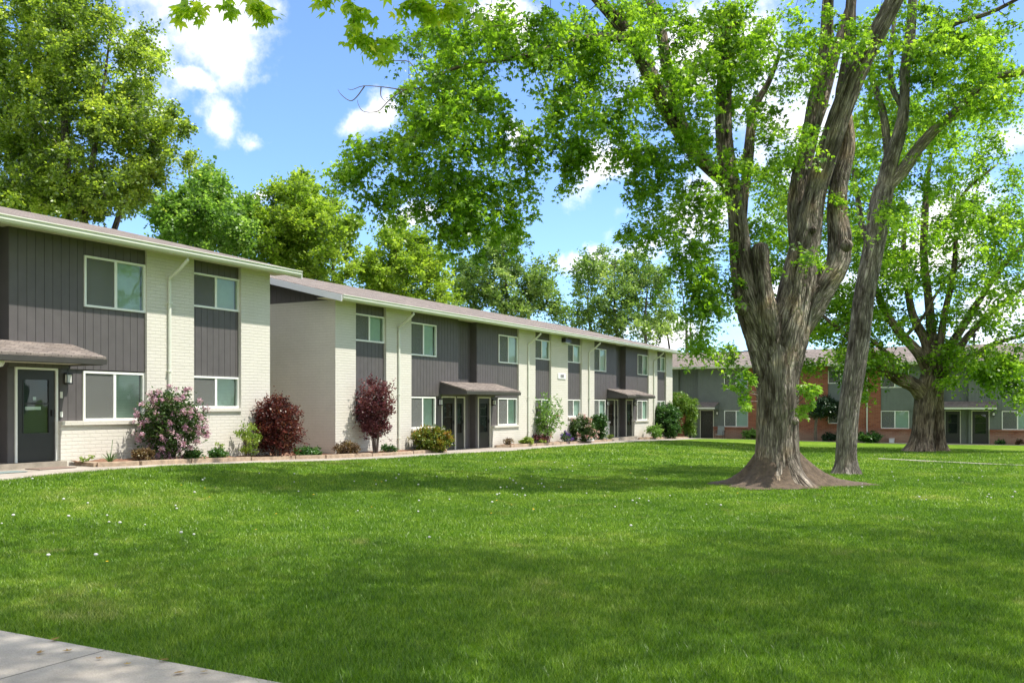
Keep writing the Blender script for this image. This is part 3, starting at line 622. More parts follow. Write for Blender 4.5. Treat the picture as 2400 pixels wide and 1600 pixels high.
# address plaque and soffit light on the wide pier of the middle block
b = MB(); b.prism(TF, [(.002, 2.985 + B2T - .045), (.03, 2.985 + B2T - .045), (.03, 3.24 + B2T - .045), (.002, 3.24 + B2T - .045)], 37.95, 38.8)
pl = b.build('address_plaque', M['rake'], b2)
cu = bpy.data.curves.new('house_number', 'FONT'); cu.body = '1800'; cu.size = .21; cu.extrude = .004; cu.align_x = 'CENTER'; cu.align_y = 'CENTER'
to = bpy.data.objects.new('house_number_text', cu); C.objects.link(to); bpy.context.view_layer.update()
me = bpy.data.meshes.new_from_object(to); bpy.data.objects.remove(to); no = bpy.data.objects.new('house_number', me); C.objects.link(no)
from mathutils import Matrix
me.transform(Matrix.Translation((FX + .034, 38.37, 3.11 + B2T - .045)) @ Matrix(((0, 0, 1, 0), (1, 0, 0, 0), (0, 1, 0, 0), (0, 0, 0, 1)))); me.materials.clear(); me.materials.append(M['char_trim'])
no.parent = pl; no.matrix_parent_inverse = Matrix_inv(pl)
b = MB(); b.box(TF, 38.35, 39.0, .002, .22, B2T + 4.66, B2T + 4.86); fl = b.build('security_light', M['black'], b2, bevel=.02)
b = MB(); b.box(TF, 38.42, 38.93, .04, .20, B2T + 4.64, B2T + 4.66); b.build('lamp_glass', M['frost'], fl)
# porch ceiling globe of the near block
p = TF(10.95, .55, B1T + 2.03); b = MB(); b.lathe(p, [(.02, -.06), (.12, -.03), (.15, .03), (.15, .09)], 16); b.build('porch_light', M['frost'], b1, smooth=True)
# house meter / bell plates by the near door
b = MB(); b.box(TF, 12.80, 12.86, -.118, -.10, B1T + 1.38, B1T + 1.52); b.build('number_plate', M['trimcream'], b1)
b = MB(); b.box(TF, 12.80, 12.85, -.118, -.085, B1T + .96, B1T + 1.08); b.build('doorbell', M['white'], b1)

# ---------------------------------------------------------------- trees
def vnoise(p, f, seed=0):
    """cheap smooth pseudo noise, vectorised"""
    x, y, z = (p * f).T
    return (np.sin(x * 1.7 + seed) * np.cos(y * 1.3 - seed * 2) + np.sin(y * 2.1 + z * 1.1 + seed) * np.cos(z * 1.9 - x) + np.sin(z * 2.7 + x * .6 + seed * 3)) / 3
class Wood:
    """limbs as tubes; keeps skeleton points so that twigs can be grown from the nearest one"""
    def __init__(s): s.V = []; s.F = []; s.U = []; s.sk = []; s.skr = []; s.n = 0
    def tube(s, pts, rad, seg=8, rough=.0, flare=None, sub=1, key=0, skel=True):
        pts = np.array([tuple(p) for p in pts], float); rad = np.array(rad, float)
        if sub > 1:                                                  # Catmull-Rom
            P0 = np.vstack([2 * pts[0] - pts[1], pts, 2 * pts[-1] - pts[-2]]); out = []; ro = []
            for i in range(len(pts) - 1):
                for k in range(sub):
                    u = k / sub; a, b, c, d = P0[i:i + 4]
                    out.append(.5 * ((2 * b) + (-a + c) * u + (2 * a - 5 * b + 4 * c - d) * u * u + (-a + 3 * b - 3 * c + d) * u ** 3)); ro.append(rad[i] * (1 - u) + rad[i + 1] * u)
            out.append(pts[-1]); ro.append(rad[-1]); pts = np.array(out); rad = np.array(ro)
        m = len(pts); d = np.gradient(pts, axis=0); d /= np.linalg.norm(d, axis=1)[:, None] + 1e-9
        a = np.cross(d[0], [.13, .99, .05]); a /= np.linalg.norm(a) + 1e-9; A = []
        for i in range(m):
            a = a - d[i] * a.dot(d[i]); a /= np.linalg.norm(a) + 1e-9; A.append(a.copy())
        A = np.array(A); B = np.cross(d, A)
        g = np.linspace(0, 2 * np.pi, seg, endpoint=False); ln = np.concatenate([[0], np.cumsum(np.linalg.norm(np.diff(pts, axis=0), axis=1))])
        R = rad[:, None] * np.ones((1, seg))
        if rough:
            G, Ln = np.meshgrid(g, ln)
            fl = .45 * np.sin(G * 5 + key + np.sin(Ln * .9)) + .35 * np.sin(G * 9 + 2 * key + .8 * np.sin(Ln * 1.7)) + .5 * np.sin(G * 2 + Ln * .8 + key) + .3 * np.sin(G * 3 - Ln * 2.3)
            hf = np.abs(np.sin(G * 13 + 1.5 * np.sin(Ln * 2.1 + G * 2) + key)) - .5
            R = R * (1 + rough * .65 * fl + rough * .28 * hf + rough * .5 * rng.uniform(-1, 1, hf.shape) * min(1, 24 / seg))
            if flare is not None:
                h, amt = flare; k = np.clip(1 - Ln / h, 0, 1) ** 2.4
                R = R * (1 + k * amt * (.75 + .6 * np.abs(np.sin(G * 2.5 + key)) + .25 * np.sin(G * 7 + 1)))
        v = pts[:, None, :] + R[..., None] * (np.cos(g)[None, :, None] * A[:, None, :] + np.sin(g)[None, :, None] * B[:, None, :])
        idx = s.n + np.arange(m * seg).reshape(m, seg); nx = np.roll(idx, -1, 1)
        s.F.append(np.stack([idx[:-1], nx[:-1], nx[1:], idx[1:]], -1).reshape(-1, 4)); s.V.append(v.reshape(-1, 3)); s.n += m * seg
        rr = np.maximum(rad.mean(), .02)
        s.U.append(np.stack([(np.cos(g)[None] * rr + 0 * R), (np.sin(g)[None] * rr + 0 * R), np.broadcast_to(ln[:, None] + key * 3.3, R.shape)], -1).reshape(-1, 3))
        if skel: s.sk.append(pts); s.skr.append(rad)
    def cap(s):
        pass
    def grow(s, cl, kr=.013, up=.35, seg=5, maxr=.12, tip=.006, steps=5):
        """connect every clump centre to the nearest skeleton point"""
        SK = np.concatenate(s.sk); SR = np.concatenate(s.skr)
        d0 = np.min(np.linalg.norm(cl[:, None, :] - SK[None, ::3], axis=2), axis=1) if len(SK) < 6000 else np.linalg.norm(cl - SK[0], axis=1)
        buf = np.empty((len(SK) + len(cl) * steps, 3)); br = np.empty(len(buf)); k = len(SK); buf[:k] = SK; br[:k] = SR
        for i in np.argsort(d0):
            c = cl[i]; q = buf[:k] - c; dist = np.linalg.norm(q, axis=1) + up * np.maximum(0, q[:, 2]) * 2
            j = int(np.argmin(dist)); p = buf[j].copy(); L = np.linalg.norm(c - p)
            if L < .05: continue
            mid = (p + c) / 2 + rng.normal(0, .09, 3) * L + np.array([0, 0, .10 * L]); u = np.linspace(0, 1, steps + 1)[:, None]
            path = (1 - u) ** 2 * p + 2 * u * (1 - u) * mid + u * u * c; path[1:-1] += rng.normal(0, .018, (steps - 1, 3)) * L
            r0 = min(maxr, br[j] * .75, .008 + kr * L); r = np.linspace(max(r0, tip), tip, steps + 1)
            s.tube(path, r, seg, skel=False, key=i * .37); buf[k:k + steps] = path[1:]; br[k:k + steps] = r[1:]; k += steps
    def build(s, name, mat, parent):
        V = np.concatenate(s.V); Fc = np.concatenate(s.F); U = np.concatenate(s.U)
        return mesh_np(name, V, Fc, mat, parent, {'bu': U[:, 0], 'bw': U[:, 1], 'bv': U[:, 2]}, smooth=True)

MAPLE = (np.array([(0, .03, 0), (.17, .46, .02), (0, 1, -.14), (-.17, .46, .02), (.62, .58, -.10), (.33, .08, .0), (-.62, .58, -.10), (-.33, .08, 0)], float), np.array([(0, 1, 2, 3), (0, 5, 4, 1), (0, 3, 6, 7)]))
OVAL = (np.array([(0, 0, 0), (.36, .45, .03), (0, 1, -.10), (-.36, .45, .03)], float), np.array([(0, 1, 2, 3)]))
LONG = (np.array([(0, 0, 0), (.14, .45, .02), (0, 1, -.08), (-.14, .45, .02)], float), np.array([(0, 1, 2, 3)]))
def norm(a): return a / (np.linalg.norm(a, axis=-1, keepdims=True) + 1e-9)
def leaves_on(cl, cr, nt, nl, size, shape=MAPLE, droop=.35, spread=.05, bias=None, upb=.0, flat=.75, dirsd=.8, hang=.5, nsd=.55, tmin=.15, cvar=.28):
    """cl (N,3) clump centres, cr (N) radii; nt twigs per clump, nl leaves per twig -> verts, faces, rnd"""
    N = len(cl); c = np.repeat(cl, nt, 0); r = np.repeat(cr, nt); K = len(c)
    d = norm(rng.normal(0, 1, (K, 3)) * [1, 1, flat] + [0, 0, upb] + (0 if bias is None else np.repeat(bias, nt, 0)))
    L = r * rng.uniform(.55, 1.15, K); cc = np.repeat(rng.normal(0, cvar, N), nt) + rng.normal(0, .1, K)
    t = rng.uniform(tmin, 1, (K, nl)); pos = c[:, None] + d[:, None] * (L[:, None] * t)[..., None]
    pos[..., 2] -= droop * L[:, None] * t ** 2; pos += rng.normal(0, 1, pos.shape) * spread
    pos = pos.reshape(-1, 3); n = len(pos); D = np.repeat(d, nl, 0)
    tip = norm(D * .6 + rng.normal(0, dirsd, (n, 3)) * [1, 1, .5] + [0, 0, -hang])
    nn = rng.normal(0, nsd, (n, 3)) + [0, 0, 1]; nn = nn - tip * (nn * tip).sum(1, keepdims=True); nn = norm(nn); sd_ = np.cross(tip, nn)
    sz = size * rng.uniform(.6, 1.25, n)
    tv, tf = shape; k = len(tv)
    V = pos[:, None] + sz[:, None, None] * (tv[None, :, 0:1] * sd_[:, None] + tv[None, :, 1:2] * tip[:, None] + tv[None, :, 2:3] * nn[:, None])
    Fc = (np.arange(n) * k)[:, None, None] + tf[None]
    rn = np.clip(.5 + np.repeat(cc, nl) * .8 + rng.normal(0, .16, n), 0, 1)
    return V.reshape(-1, 3), Fc.reshape(-1, tf.shape[1]), np.repeat(rn, k)
def crown(name, parent, mat, parts):
    V = []; Fc = []; R = []; n = 0
    for v, f, r in parts: V.append(v); Fc.append(f + n); R.append(r); n += len(v)
    return mesh_np(name, np.concatenate(V), np.concatenate(Fc), mat, parent, {'rnd': np.concatenate(R)})
def ell(specs, rlo, rhi, k=1.0):
    """clump centres inside ellipsoids given as (px, py, rx, ry, depth, half depth, count)"""
    out = []
    for px, py, rx, ry, D, dD, n in specs:
        n = max(2, round(n * k)); q = norm(rng.normal(0, 1, (n, 3))) * (rng.random((n, 1)) ** .42)
        for a_, b_, c_ in q: out.append(tuple(P(px + rx * a_, py + ry * b_, D + dD * c_)))
    out = np.array(out); return out, rng.uniform(rlo, rhi, len(out))
def limb(wd, pts, seg=12, rough=.06, sub=4, key=0, flare=None, skel=True):
    """pts: (px, py, depth, width in photo pixels)"""
    wd.tube([P(a, b, D) for a, b, D, w_ in pts], [w_ * D / F / 2 for a, b, D, w_ in pts], seg, rough, flare, sub, key, skel)

def tree_root(name, loc, label, group=None): return empty(name, loc, label, 'tree', group)

# --- the big maple
def big_maple():
    D = 20.1; base = P(1822, 1138, D); base.z = gz1(base.x, base.y)
    root = tree_root('maple_tree', base, 'massive forked maple with flared base, thickest trunk, nearest on the lawn')
    wd = Wood(); k = D
    limb(wd, [(1824, 1150, D, 118), (1822, 1120, D, 112), (1821, 1080, D, 102), (1821, 1020, D, 96), (1822, 950, D, 95), (1822, 880, D, 98), (1820, 835, D + .03, 104), (1816, 790, D + .12, 96), (1814, 755, D + .2, 72), (1813, 725, D + .25, 40), (1812, 705, D + .25, 8)], 56, .035, 6, 1, flare=(1.0, .75))
    # left limb
    limb(wd, [(1816, 900, D, 84), (1796, 805, D, 90), (1768, 735, D - .1, 80), (1744, 660, D - .2, 57), (1735, 590, D - .2, 51), (1727, 500, D - .3, 42), (1717, 440, D - .3, 42), (1702, 390, D - .4, 36)], 32, .05, 5, 2)
    limb(wd, [(1716, 450, D - .3, 46), (1700, 360, D - .3, 42), (1695, 280, D - .2, 38), (1698, 200, D - .2, 36), (1705, 120, D - .2, 36), (1704, 30, D - .2, 40), (1702, 18, D - .2, 30)], 24, .07, 4, 3)
    limb(wd, [(1712, 430, D - .4, 38), (1655, 385, D - .6, 34), (1612, 330, D - .8, 44), (1575, 270, D - 1, 42), (1540, 210, D - 1.2, 36), (1500, 130, D - 1.4, 34), (1455, 60, D - 1.6, 30), (1395, -10, D - 1.8, 26), (1330, -90, D - 2, 18)], 20, .07, 4, 4)
    limb(wd, [(1598, 300, D - .9, 30), (1582, 230, D - .6, 30), (1562, 150, D - .4, 26), (1548, 60, D - .2, 24), (1520, -10, D, 22), (1490, -120, D, 14)], 16, .07, 4, 5)
    limb(wd, [(1480, 95, D - 1.5, 20), (1400, 86, D - 1.9, 19), (1310, 106, D - 2.3, 17), (1240, 128, D - 2.6, 14), (1170, 140, D - 2.9, 10), (1080, 155, D - 3.2, 8), (1010, 185, D - 3.4, 5)], 10, .06, 4, 6)
    limb(wd, [(1735, 560, D - .2, 22), (1745, 450, D + .4, 20), (1752, 380, D + .6, 26), (1760, 300, D + .8, 22), (1765, 255, D + .9, 20), (1800, 195, D + 1, 14), (1830, 120, D + 1.2, 8)], 14, .06, 4, 7)
    # dead stub in the crotch
    limb(wd, [(1812, 880, D + .1, 40), (1806, 820, D - .12, 58), (1797, 740, D - .38, 56), (1790, 680, D - .38, 42), (1784, 620, D - .38, 38), (1782, 590, D - .38, 43), (1783, 574, D - .38, 34), (1783, 567, D - .38, 6)], 28, .12, 5, 8)
    # right limbs
    limb(wd, [(1824, 900, D, 88), (1841, 795, D, 102), (1862, 710, D, 92), (1876, 630, D, 78), (1890, 560, D, 66), (1900, 500, D, 55), (1914, 440, D, 48), (1945, 340, D - .2, 49), (1975, 250, D - .3, 49), (2017, 150, D - .4, 46), (2070, 50, D - .5, 42), (2110, -30, D - .6, 40), (2170, -160, D - .8, 28)], 34, .06, 5, 9)
    limb(wd, [(1850, 800, D + .1, 60), (1895, 730, D + .1, 64), (1935, 665, D + .1, 58), (1962, 620, D + .1, 54), (1968, 560, D + .2, 54), (1962, 500, D + .3, 46), (1965, 430, D + .3, 40), (1985, 340, D + .4, 36), (1975, 230, D + .5, 34), (1990, 120, D + .5, 28), (1995, 0, D + .5, 24), (2010, -120, D + .6, 14)], 28, .09, 5, 10)
    limb(wd, [(1878, 620, D + .2, 44), (1868, 500, D + .4, 46), (1880, 400, D + .5, 42), (1900, 310, D + .6, 38), (1915, 220, D + .7, 36), (1935, 120, D + .8, 32), (1940, 10, D + .8, 26), (1950, -120, D + .8, 16)], 22, .07, 4, 11)
    limb(wd, [(1890, 350, D + .6, 26), (1925, 250, D + .9, 26), (1960, 120, D + 1.2, 22), (1990, 20, D + 1.4, 18), (2040, -100, D + 1.5, 12)], 14, .07, 4, 12)
    # knobs and burls
    for i, (px, py, r) in enumerate([(1738, 722, 17), (1984, 575, 15), (1906, 538, 9), (1726, 690, 12), (1862, 985, 10)]):
        q = P(px, py, D - .35); rr = r * D / F
        wd.tube([q - Vector((0, 0, rr)), q - Vector((0, 0, rr * .6)), q, q + Vector((0, 0, rr * .6)), q + Vector((0, 0, rr))], [rr * .2, rr * .75, rr, rr * .7, rr * .1], 12, .1, None, 2, 20 + i, False)
    nbig = len(wd.V)
    sp = [(1130, 70, 210, 75, 17.6, 2.0, 62), (1050, 215, 150, 100, 17.3, 1.8, 56), (1085, 330, 150, 95, 17.2, 1.6, 52), (900, 345, 75, 45, 17, .9, 14), (845, 370, 45, 40, 17, .5, 7), (812, 400, 28, 22, 17, .3, 4),
          (990, 440, 100, 55, 17.2, 1.0, 22), (905, 455, 30, 35, 17.1, .4, 4), (1110, 470, 75, 70, 17.2, 1.0, 24), (1060, 555, 45, 30, 17.2, .5, 6), (1180, 440, 45, 40, 17.2, .6, 7), (1215, 520, 22, 40, 17.2, .4, 3), (1235, 340, 40, 60, 17.6, .8, 7),
          (1330, 120, 140, 120, 18, 2.0, 56), (1345, 260, 90, 80, 18, 1.5, 24), (1330, 360, 30, 55, 18, .5, 6), (1375, 330, 40, 30, 18, .5, 4), (1480, 60, 140, 80, 18.5, 2.2, 34), (1490, 250, 90, 80, 18.4, 1.6, 20), (1470, 350, 60, 40, 18.3, .8, 9), (1560, 130, 110, 120, 19, 2.2, 28),
          (1530, 430, 60, 45, 18.6, .9, 10), (1560, 370, 70, 60, 18.6, 1, 14), (1500, 545, 45, 18, 18.6, .5, 5), (1570, 520, 50, 45, 18.7, .8, 10), (1610, 600, 55, 60, 18.9, .9, 16), (1640, 700, 55, 60, 19.2, .9, 14), (1680, 650, 45, 90, 19.4, .9, 14), (1660, 790, 45, 35, 19.3, .7, 7), (1690, 830, 35, 25, 19.4, .5, 4),
          (1640, 480, 75, 80, 18.8, 1.2, 20), (1640, 200, 80, 120, 19.2, 2, 22), (1740, 100, 110, 110, 19.6, 2.4, 30), (1780, 250, 90, 100, 20.3, 2.2, 20), (1820, 420, 60, 90, 20.6, 1.6, 10), (1790, 540, 45, 50, 21, .9, 7), (1640, 330, 60, 60, 18.8, 1, 10),
          (1870, 90, 110, 110, 20, 2.4, 26), (1985, 470, 40, 70, 20.8, 1, 5), (1880, 330, 45, 45, 18.9, .6, 5), (1900, 600, 25, 20, 19.3, .3, 2), (1975, 70, 90, 90, 20.6, 2.2, 14), (1730, 380, 40, 50, 19, .6, 6), (1702, 130, 50, 110, 19.5, .7, 20), (1700, 20, 60, 40, 19.6, .8, 8),
          # above and beyond the picture, where the crown shades the lawn
          (1500, -200, 520, 170, 19.5, 4.5, 60), (1950, -280, 350, 200, 20, 4.5, 45), (1150, -110, 260, 80, 17.5, 2.5, 20)]
    cl, cr = ell(sp, .30, .58, .80)
    st = []
    for px, y0, y1, dd in [(1175, 470, 560, 17.2), (1210, 470, 585, 17.3), (1150, 480, 540, 17), (1062, 500, 590, 17.1), (1030, 480, 560, 17), (905, 430, 505, 17.1), (925, 420, 470, 17), (1120, 510, 600, 17.2), (1095, 500, 575, 17.4), (985, 470, 530, 17.1), (815, 385, 430, 17), (795, 400, 420, 17), (1345, 330, 430, 18), (1325, 350, 445, 18), (1375, 330, 390, 18), (1300, 280, 350, 18), (1480, 380, 430, 18.3), (1238, 330, 470, 17.5), (1255, 300, 380, 17.7), (1540, 440, 500, 18.5), (860, 330, 400, 17), (1290, 240, 320, 18), (1455, 545, 560, 18.6), (1480, 535, 548, 18.6), (1500, 528, 540, 18.6), (1255, 500, 520, 17.3)]:
        for y in np.arange(y0, y1, 22): st.append(tuple(P(px + rng.normal(0, 6), y, dd + rng.normal(0, .15))))
    st = np.array(st)
    wd.grow(np.vstack([cl, st]), kr=.012, tip=.005)
    wd.build('trunk', M['bark1'], root)
    crown('crown', root, M['leaf1'], [leaves_on(cl, cr, 8, 14, .088, MAPLE, .6, .05, hang=.65), leaves_on(st, rng.uniform(.16, .26, len(st)), 6, 8, .085, MAPLE, .8, .03, hang=.9)])
    # bright shoots low on the trunk
    for grp in ([((1775, 920), (1712, 905)), ((1775, 930), (1722, 880)), ((1778, 905), (1745, 865)), ((1775, 940), (1745, 950)), ((1780, 900), (1760, 880)), ((1776, 925), (1738, 928))], [((1868, 935), (1905, 905)), ((1868, 945), (1915, 915)), ((1868, 950), (1895, 950)), ((1868, 930), (1885, 905)), ((1870, 955), (1880, 965))]):
        w2 = Wood(); tips = []
        for (x0, y0), (x1, y1) in grp:
            p0, p1 = P(x0, y0, D - .4), P(x1, y1, D - .75 - .3 * rng.random()); w2.tube([p0, (p0 + p1) / 2 + Vector((0, 0, .05)), p1], [.012, .009, .004], 5, key=x0); tips += [tuple((p0 + p1 * 2) / 3), tuple(p1)]
        sh = w2.build('shoot_stems', M['twig'], root); tp = np.array(tips)
        crown('young_shoots', root, M['leaf_bright'], [leaves_on(tp, np.full(len(tp), .15), 5, 6, .10, MAPLE, .3, .03, hang=.3)])
    # bare twigs at the left tip
    w3 = Wood()
    for pts in ([(990, 205), (948, 210), (900, 204), (853, 201), (826, 210), (815, 208)], [(855, 201), (835, 228), (820, 236), (800, 222), (792, 210)], [(948, 211), (915, 232), (890, 258), (870, 263), (850, 260), (840, 245), (838, 234)], [(893, 204), (893, 225), (905, 240)], [(980, 180), (960, 145), (925, 142), (905, 136)]):
        w3.tube([P(a_, b_, 17) for a_, b_ in pts], np.linspace(.013, .004, len(pts)), 5, key=pts[0][0], sub=3)
    w3.build('bare_twigs', M['twig'], root)
    # packed soil and roots at the foot
    b = MB(); rr = 26; sg = 64
    for i in range(rr):
        for j in range(sg):
            g = 2 * math.pi * j / sg; u = i / (rr - 1)
            ext = 1.22 + .25 * math.sin(g * 3 + 1) + .18 * math.sin(g * 5 + .5) + .09 * math.sin(g * 11)
            ext += .75 * max(0, math.cos(g - .15)) ** 10 + .45 * max(0, math.cos(g - math.pi * 1.03)) ** 8
            r = .45 + (ext - .45) * u; x = base.x + r * math.cos(g) * C_ - r * math.sin(g) * S_ * .9; y = base.y + r * math.sin(g) * C_ * .9 + r * math.cos(g) * S_
            h = .60 * (1 - u) ** 3.4 + .10 * (1 - u) ** 1.2 * (1 + .25 * math.sin(g * 5 + 1) + .15 * math.sin(g * 9)) + .035 * (1 - u) * math.sin(g * 13 + u * 6) + .03 * (1 - u ** 3) + random.uniform(-.006, .006)
            b.v.append((x, y, gz1(x, y) + h + .012))
    for i in range(rr - 1):
        for j in range(sg): b.f.append((i * sg + j, i * sg + (j + 1) % sg, (i + 1) * sg + (j + 1) % sg, (i + 1) * sg + j))
    b.build('root_mound', M['soil'], root, smooth=True)
M['soil'] = plain('root_soil', (.095, .068, .046), .95, .4, 9, bump=1, bscale=18)
big_maple()

# --- the slender leaning tree behind it
def slender():
    D = 24.2; base = P(1984, 1112, D); base.z = gz1(base.x, base.y)
    root = tree_root('maple_tree', base, 'slender grey maple leaning right, just behind the thickest trunk')
    wd = Wood()
    limb(wd, [(1983, 1118, D, 56), (1984, 1090, D, 50), (1984, 1040, D, 46), (1990, 960, D, 46), (2002, 880, D, 47), (2014, 790, D, 48), (2025, 700, D, 48), (2040, 620, D, 48), (2052, 560, D, 48), (2060, 500, D, 50), (2072, 440, D, 46)], 36, .05, 5, 31, flare=(.6, .5))
    limb(wd, [(2068, 470, D, 40), (2086, 380, D, 36), (2112, 300, D, 30), (2120, 230, D, 22), (2122, 160, D, 24), (2134, 80, D, 24), (2140, -10, D, 20), (2150, -120, D, 12)], 18, .07, 4, 32)
    limb(wd, [(2076, 440, D, 32), (2119, 395, D - .1, 30), (2150, 350, D - .3, 27), (2190, 305, D - .5, 25), (2240, 262, D - .7, 23), (2290, 212, D - .9, 22), (2338, 178, D - 1, 18), (2400, 168, D - 1.2, 16), (2500, 130, D - 1.5, 10)], 16, .07, 4, 33)
    limb(wd, [(2082, 370, D, 20), (2075, 300, D + .3, 19), (2064, 240, D + .4, 16), (2045, 190, D + .5, 13), (2035, 130, D + .6, 10)], 12, .06, 4, 34)
    limb(wd, [(2120, 260, D, 14), (2090, 200, D + .4, 14), (2088, 120, D + .6, 12), (2100, 20, D + .8, 8)], 10, .06, 4, 35)
    limb(wd, [(2130, 140, D, 14), (2180, 95, D - .3, 13), (2240, 55, D - .6, 12), (2320, 30, D - .9, 10), (2390, -5, D - 1.2, 8)], 10, .06, 4, 36)
    limb(wd, [(2048, 590, D, 20), (2020, 530, D + .6, 16), (2010, 460, D + 1, 12), (2000, 400, D + 1.2, 8)], 10, .06, 4, 37)
    sp = [(2120, 100, 110, 110, 24, 2.5, 46), (2260, 90, 130, 100, 23.6, 2.5, 50), (2350, 200, 90, 80, 23.2, 2, 22), (2230, 230, 100, 70, 23.8, 2, 24), (2060, 250, 70, 90, 25, 1.6, 18), (2180, 400, 70, 50, 24.5, 1.4, 9),
          (2010, 400, 45, 60, 25.2, 1.2, 9), (2090, 500, 40, 50, 23.6, .8, 5), (2020, 560, 40, 40, 25, 1, 5), (2250, -150, 300, 140, 24, 4, 35)]
    cl, cr = ell(sp, .36, .64, .85); wd.grow(cl, kr=.012, tip=.006); wd.build('trunk', M['bark2'], root)
    crown('crown', root, M['leaf1'], [leaves_on(cl, cr, 8, 13, .105, MAPLE, .4, .06)])
slender()

# --- the broad tree in front of the brick block
def broad():
    D = 42.0; base = P(2158, 1058, D); base.z = gz1(base.x, base.y)
    root = tree_root('maple_tree', base, 'broad low branching maple with a thick double trunk before the brick block')
    wd = Wood()
    limb(wd, [(2155, 1062, D, 52), (2158, 1040, D, 48), (2162, 1000, D, 47), (2167, 955, D, 48), (2177, 905, D, 52), (2186, 872, D, 48), (2190, 850, D, 44), (2190, 836, D, 12)], 36, .06, 5, 41, flare=(1.2, .5))
    limb(wd, [(2204, 1057, D + .5, 28), (2201, 1020, D + .5, 26), (2198, 960, D + .4, 27), (2195, 910, D + .3, 30), (2192, 870, D, 30)], 20, .07, 4, 42, flare=(.8, .6))
    L = [[(2165, 930, 40), (2143, 903, 36), (2105, 884, 32), (2075, 862, 30), (2045, 835, 28), (2005, 800, 18), (1965, 770, 12), (1930, 740, 7)],
         [(2118, 895, 16), (2100, 860, 15), (2070, 820, 12), (2035, 790, 9), (2000, 770, 6)],
         [(2180, 870, 34), (2150, 822, 26), (2110, 780, 22), (2070, 720, 18), (2050, 660, 13), (2040, 600, 9), (2020, 540, 6)],
         [(2186, 860, 34), (2170, 800, 26), (2140, 740, 20), (2125, 660, 16), (2118, 580, 12), (2125, 480, 9)],
         [(2190, 860, 34), (2184, 790, 26), (2176, 700, 20), (2165, 600, 18), (2168, 500, 18), (2172, 440, 12), (2185, 340, 8)],
         [(2194, 865, 28), (2204, 800, 20), (2215, 730, 16), (2235, 640, 13), (2242, 540, 10), (2260, 460, 7)],
         [(2196, 870, 30), (2222, 820, 24), (2250, 775, 20), (2290, 710, 16), (2330, 650, 13), (2390, 580, 9), (2450, 520, 6)],
         [(2198, 872, 28), (2234, 835, 20), (2270, 785, 16), (2310, 745, 13), (2355, 705, 10), (2420, 660, 7)],
         [(2200, 878, 24), (2240, 850, 18), (2290, 828, 15), (2330, 805, 12), (2380, 790, 9), (2450, 770, 6)],
         [(2300, 822, 9), (2345, 830, 7), (2390, 850, 5)],
         [(2180, 560, 12), (2230, 500, 11), (2270, 440, 8), (2330, 390, 6)],
         [(2120, 790, 10), (2165, 740, 8), (2200, 680, 7), (2270, 600, 5)]]
    for i, l in enumerate(L):
        dz = rng.uniform(-2.5, 2.5)
        limb(wd, [(a_, b_, D + dz * q / len(l), w_ * .95) for q, (a_, b_, w_) in enumerate(l)], 12, .07, 4, 43 + i)
    sp = [(2170, 550, 200, 160, 42, 5, 95), (2330, 520, 150, 170, 42, 4.5, 85), (2060, 620, 110, 130, 42, 4, 60), (2300, 700, 130, 80, 42, 3.5, 40), (2060, 760, 100, 55, 41.5, 3, 24), (1990, 740, 70, 60, 41.5, 2.5, 24),
          (2230, 300, 190, 120, 42, 4, 70), (2020, 830, 60, 30, 41, 2, 10), (2290, 870, 60, 20, 40.5, 1.5, 12), (2350, 880, 60, 26, 40.5, 1.5, 12), (2230, 880, 30, 14, 40.5, 1, 4), (2380, 930, 30, 22, 40, 1, 5), (2170, 770, 60, 40, 42.8, .6, 4), (2480, 640, 140, 200, 42, 4, 60), (2390, 790, 60, 40, 41, 2, 10), (2020, 900, 25, 35, 40.6, 1, 5), (1930, 640, 120, 120, 44, 4, 60), (1860, 470, 110, 130, 46, 4, 60), (1990, 430, 120, 130, 44, 4, 50), (1830, 730, 80, 60, 44, 3, 26), (1900, 780, 70, 40, 43, 2.5, 22), (1800, 620, 60, 90, 45, 3, 24), (2090, 300, 120, 110, 44, 4, 36), (2330, 850, 80, 34, 40, 1.5, 22), (2080, 850, 50, 30, 41, 2, 8), (1990, 850, 60, 40, 41, 2, 16), (1890, 850, 40, 30, 42, 1.5, 9), (2240, 820, 70, 30, 40.5, 1.5, 10)]
    cl, cr = ell(sp, .5, .95); wd.grow(cl, kr=.012, tip=.009, up=.2); wd.build('trunk', M['bark3'], root)
    crown('crown', root, M['leaf1'], [leaves_on(cl, cr, 9, 11, .17, OVAL, .3, .09, hang=.3)])
broad()

# --- trees behind the buildings
def auto_tree(name, label, px, D, pxtop, specs, mat, bark, leaf, rlo, rhi, nt, nl, shape=OVAL, trunk=True, up=.3, upb=.3, group=None, droop=.1, stems=None, tip=.012, hang=.1):
    base = P(px, 952, D); base.z = gz1(base.x, base.y); root = tree_root(name, base, label, group)
    wd = Wood(); top = P(*pxtop, D)
    for i, (sx, ex, ey) in enumerate(stems or [(0, pxtop[0], pxtop[1])]):
        e = P(ex, ey, D + rng.uniform(-1, 1)); b0 = base + Vector((sx, rng.uniform(-.2, .2), -.2)); pts = [b0]
        for u in (.25, .5, .75, 1): q = b0.lerp(e, u); q.x += rng.normal(0, .25); q.y += rng.normal(0, .25); pts.append(q)
        r0 = .04 * (e.z - b0.z) ** .75 ; wd.tube(pts, [r0, r0 * .75, r0 * .5, r0 * .3, .02], 10, .06, None, 4, 60 + i)
    cl, cr = ell(specs, rlo, rhi); wd.grow(cl, kr=.012, tip=tip, up=up, steps=4, seg=4); wd.build('trunk', bark, root)
    crown('crown', root, mat, [leaves_on(cl, cr, nt, nl, leaf, shape, droop, .07, upb=upb, flat=1, hang=hang, nsd=.8, dirsd=1)])
    return root
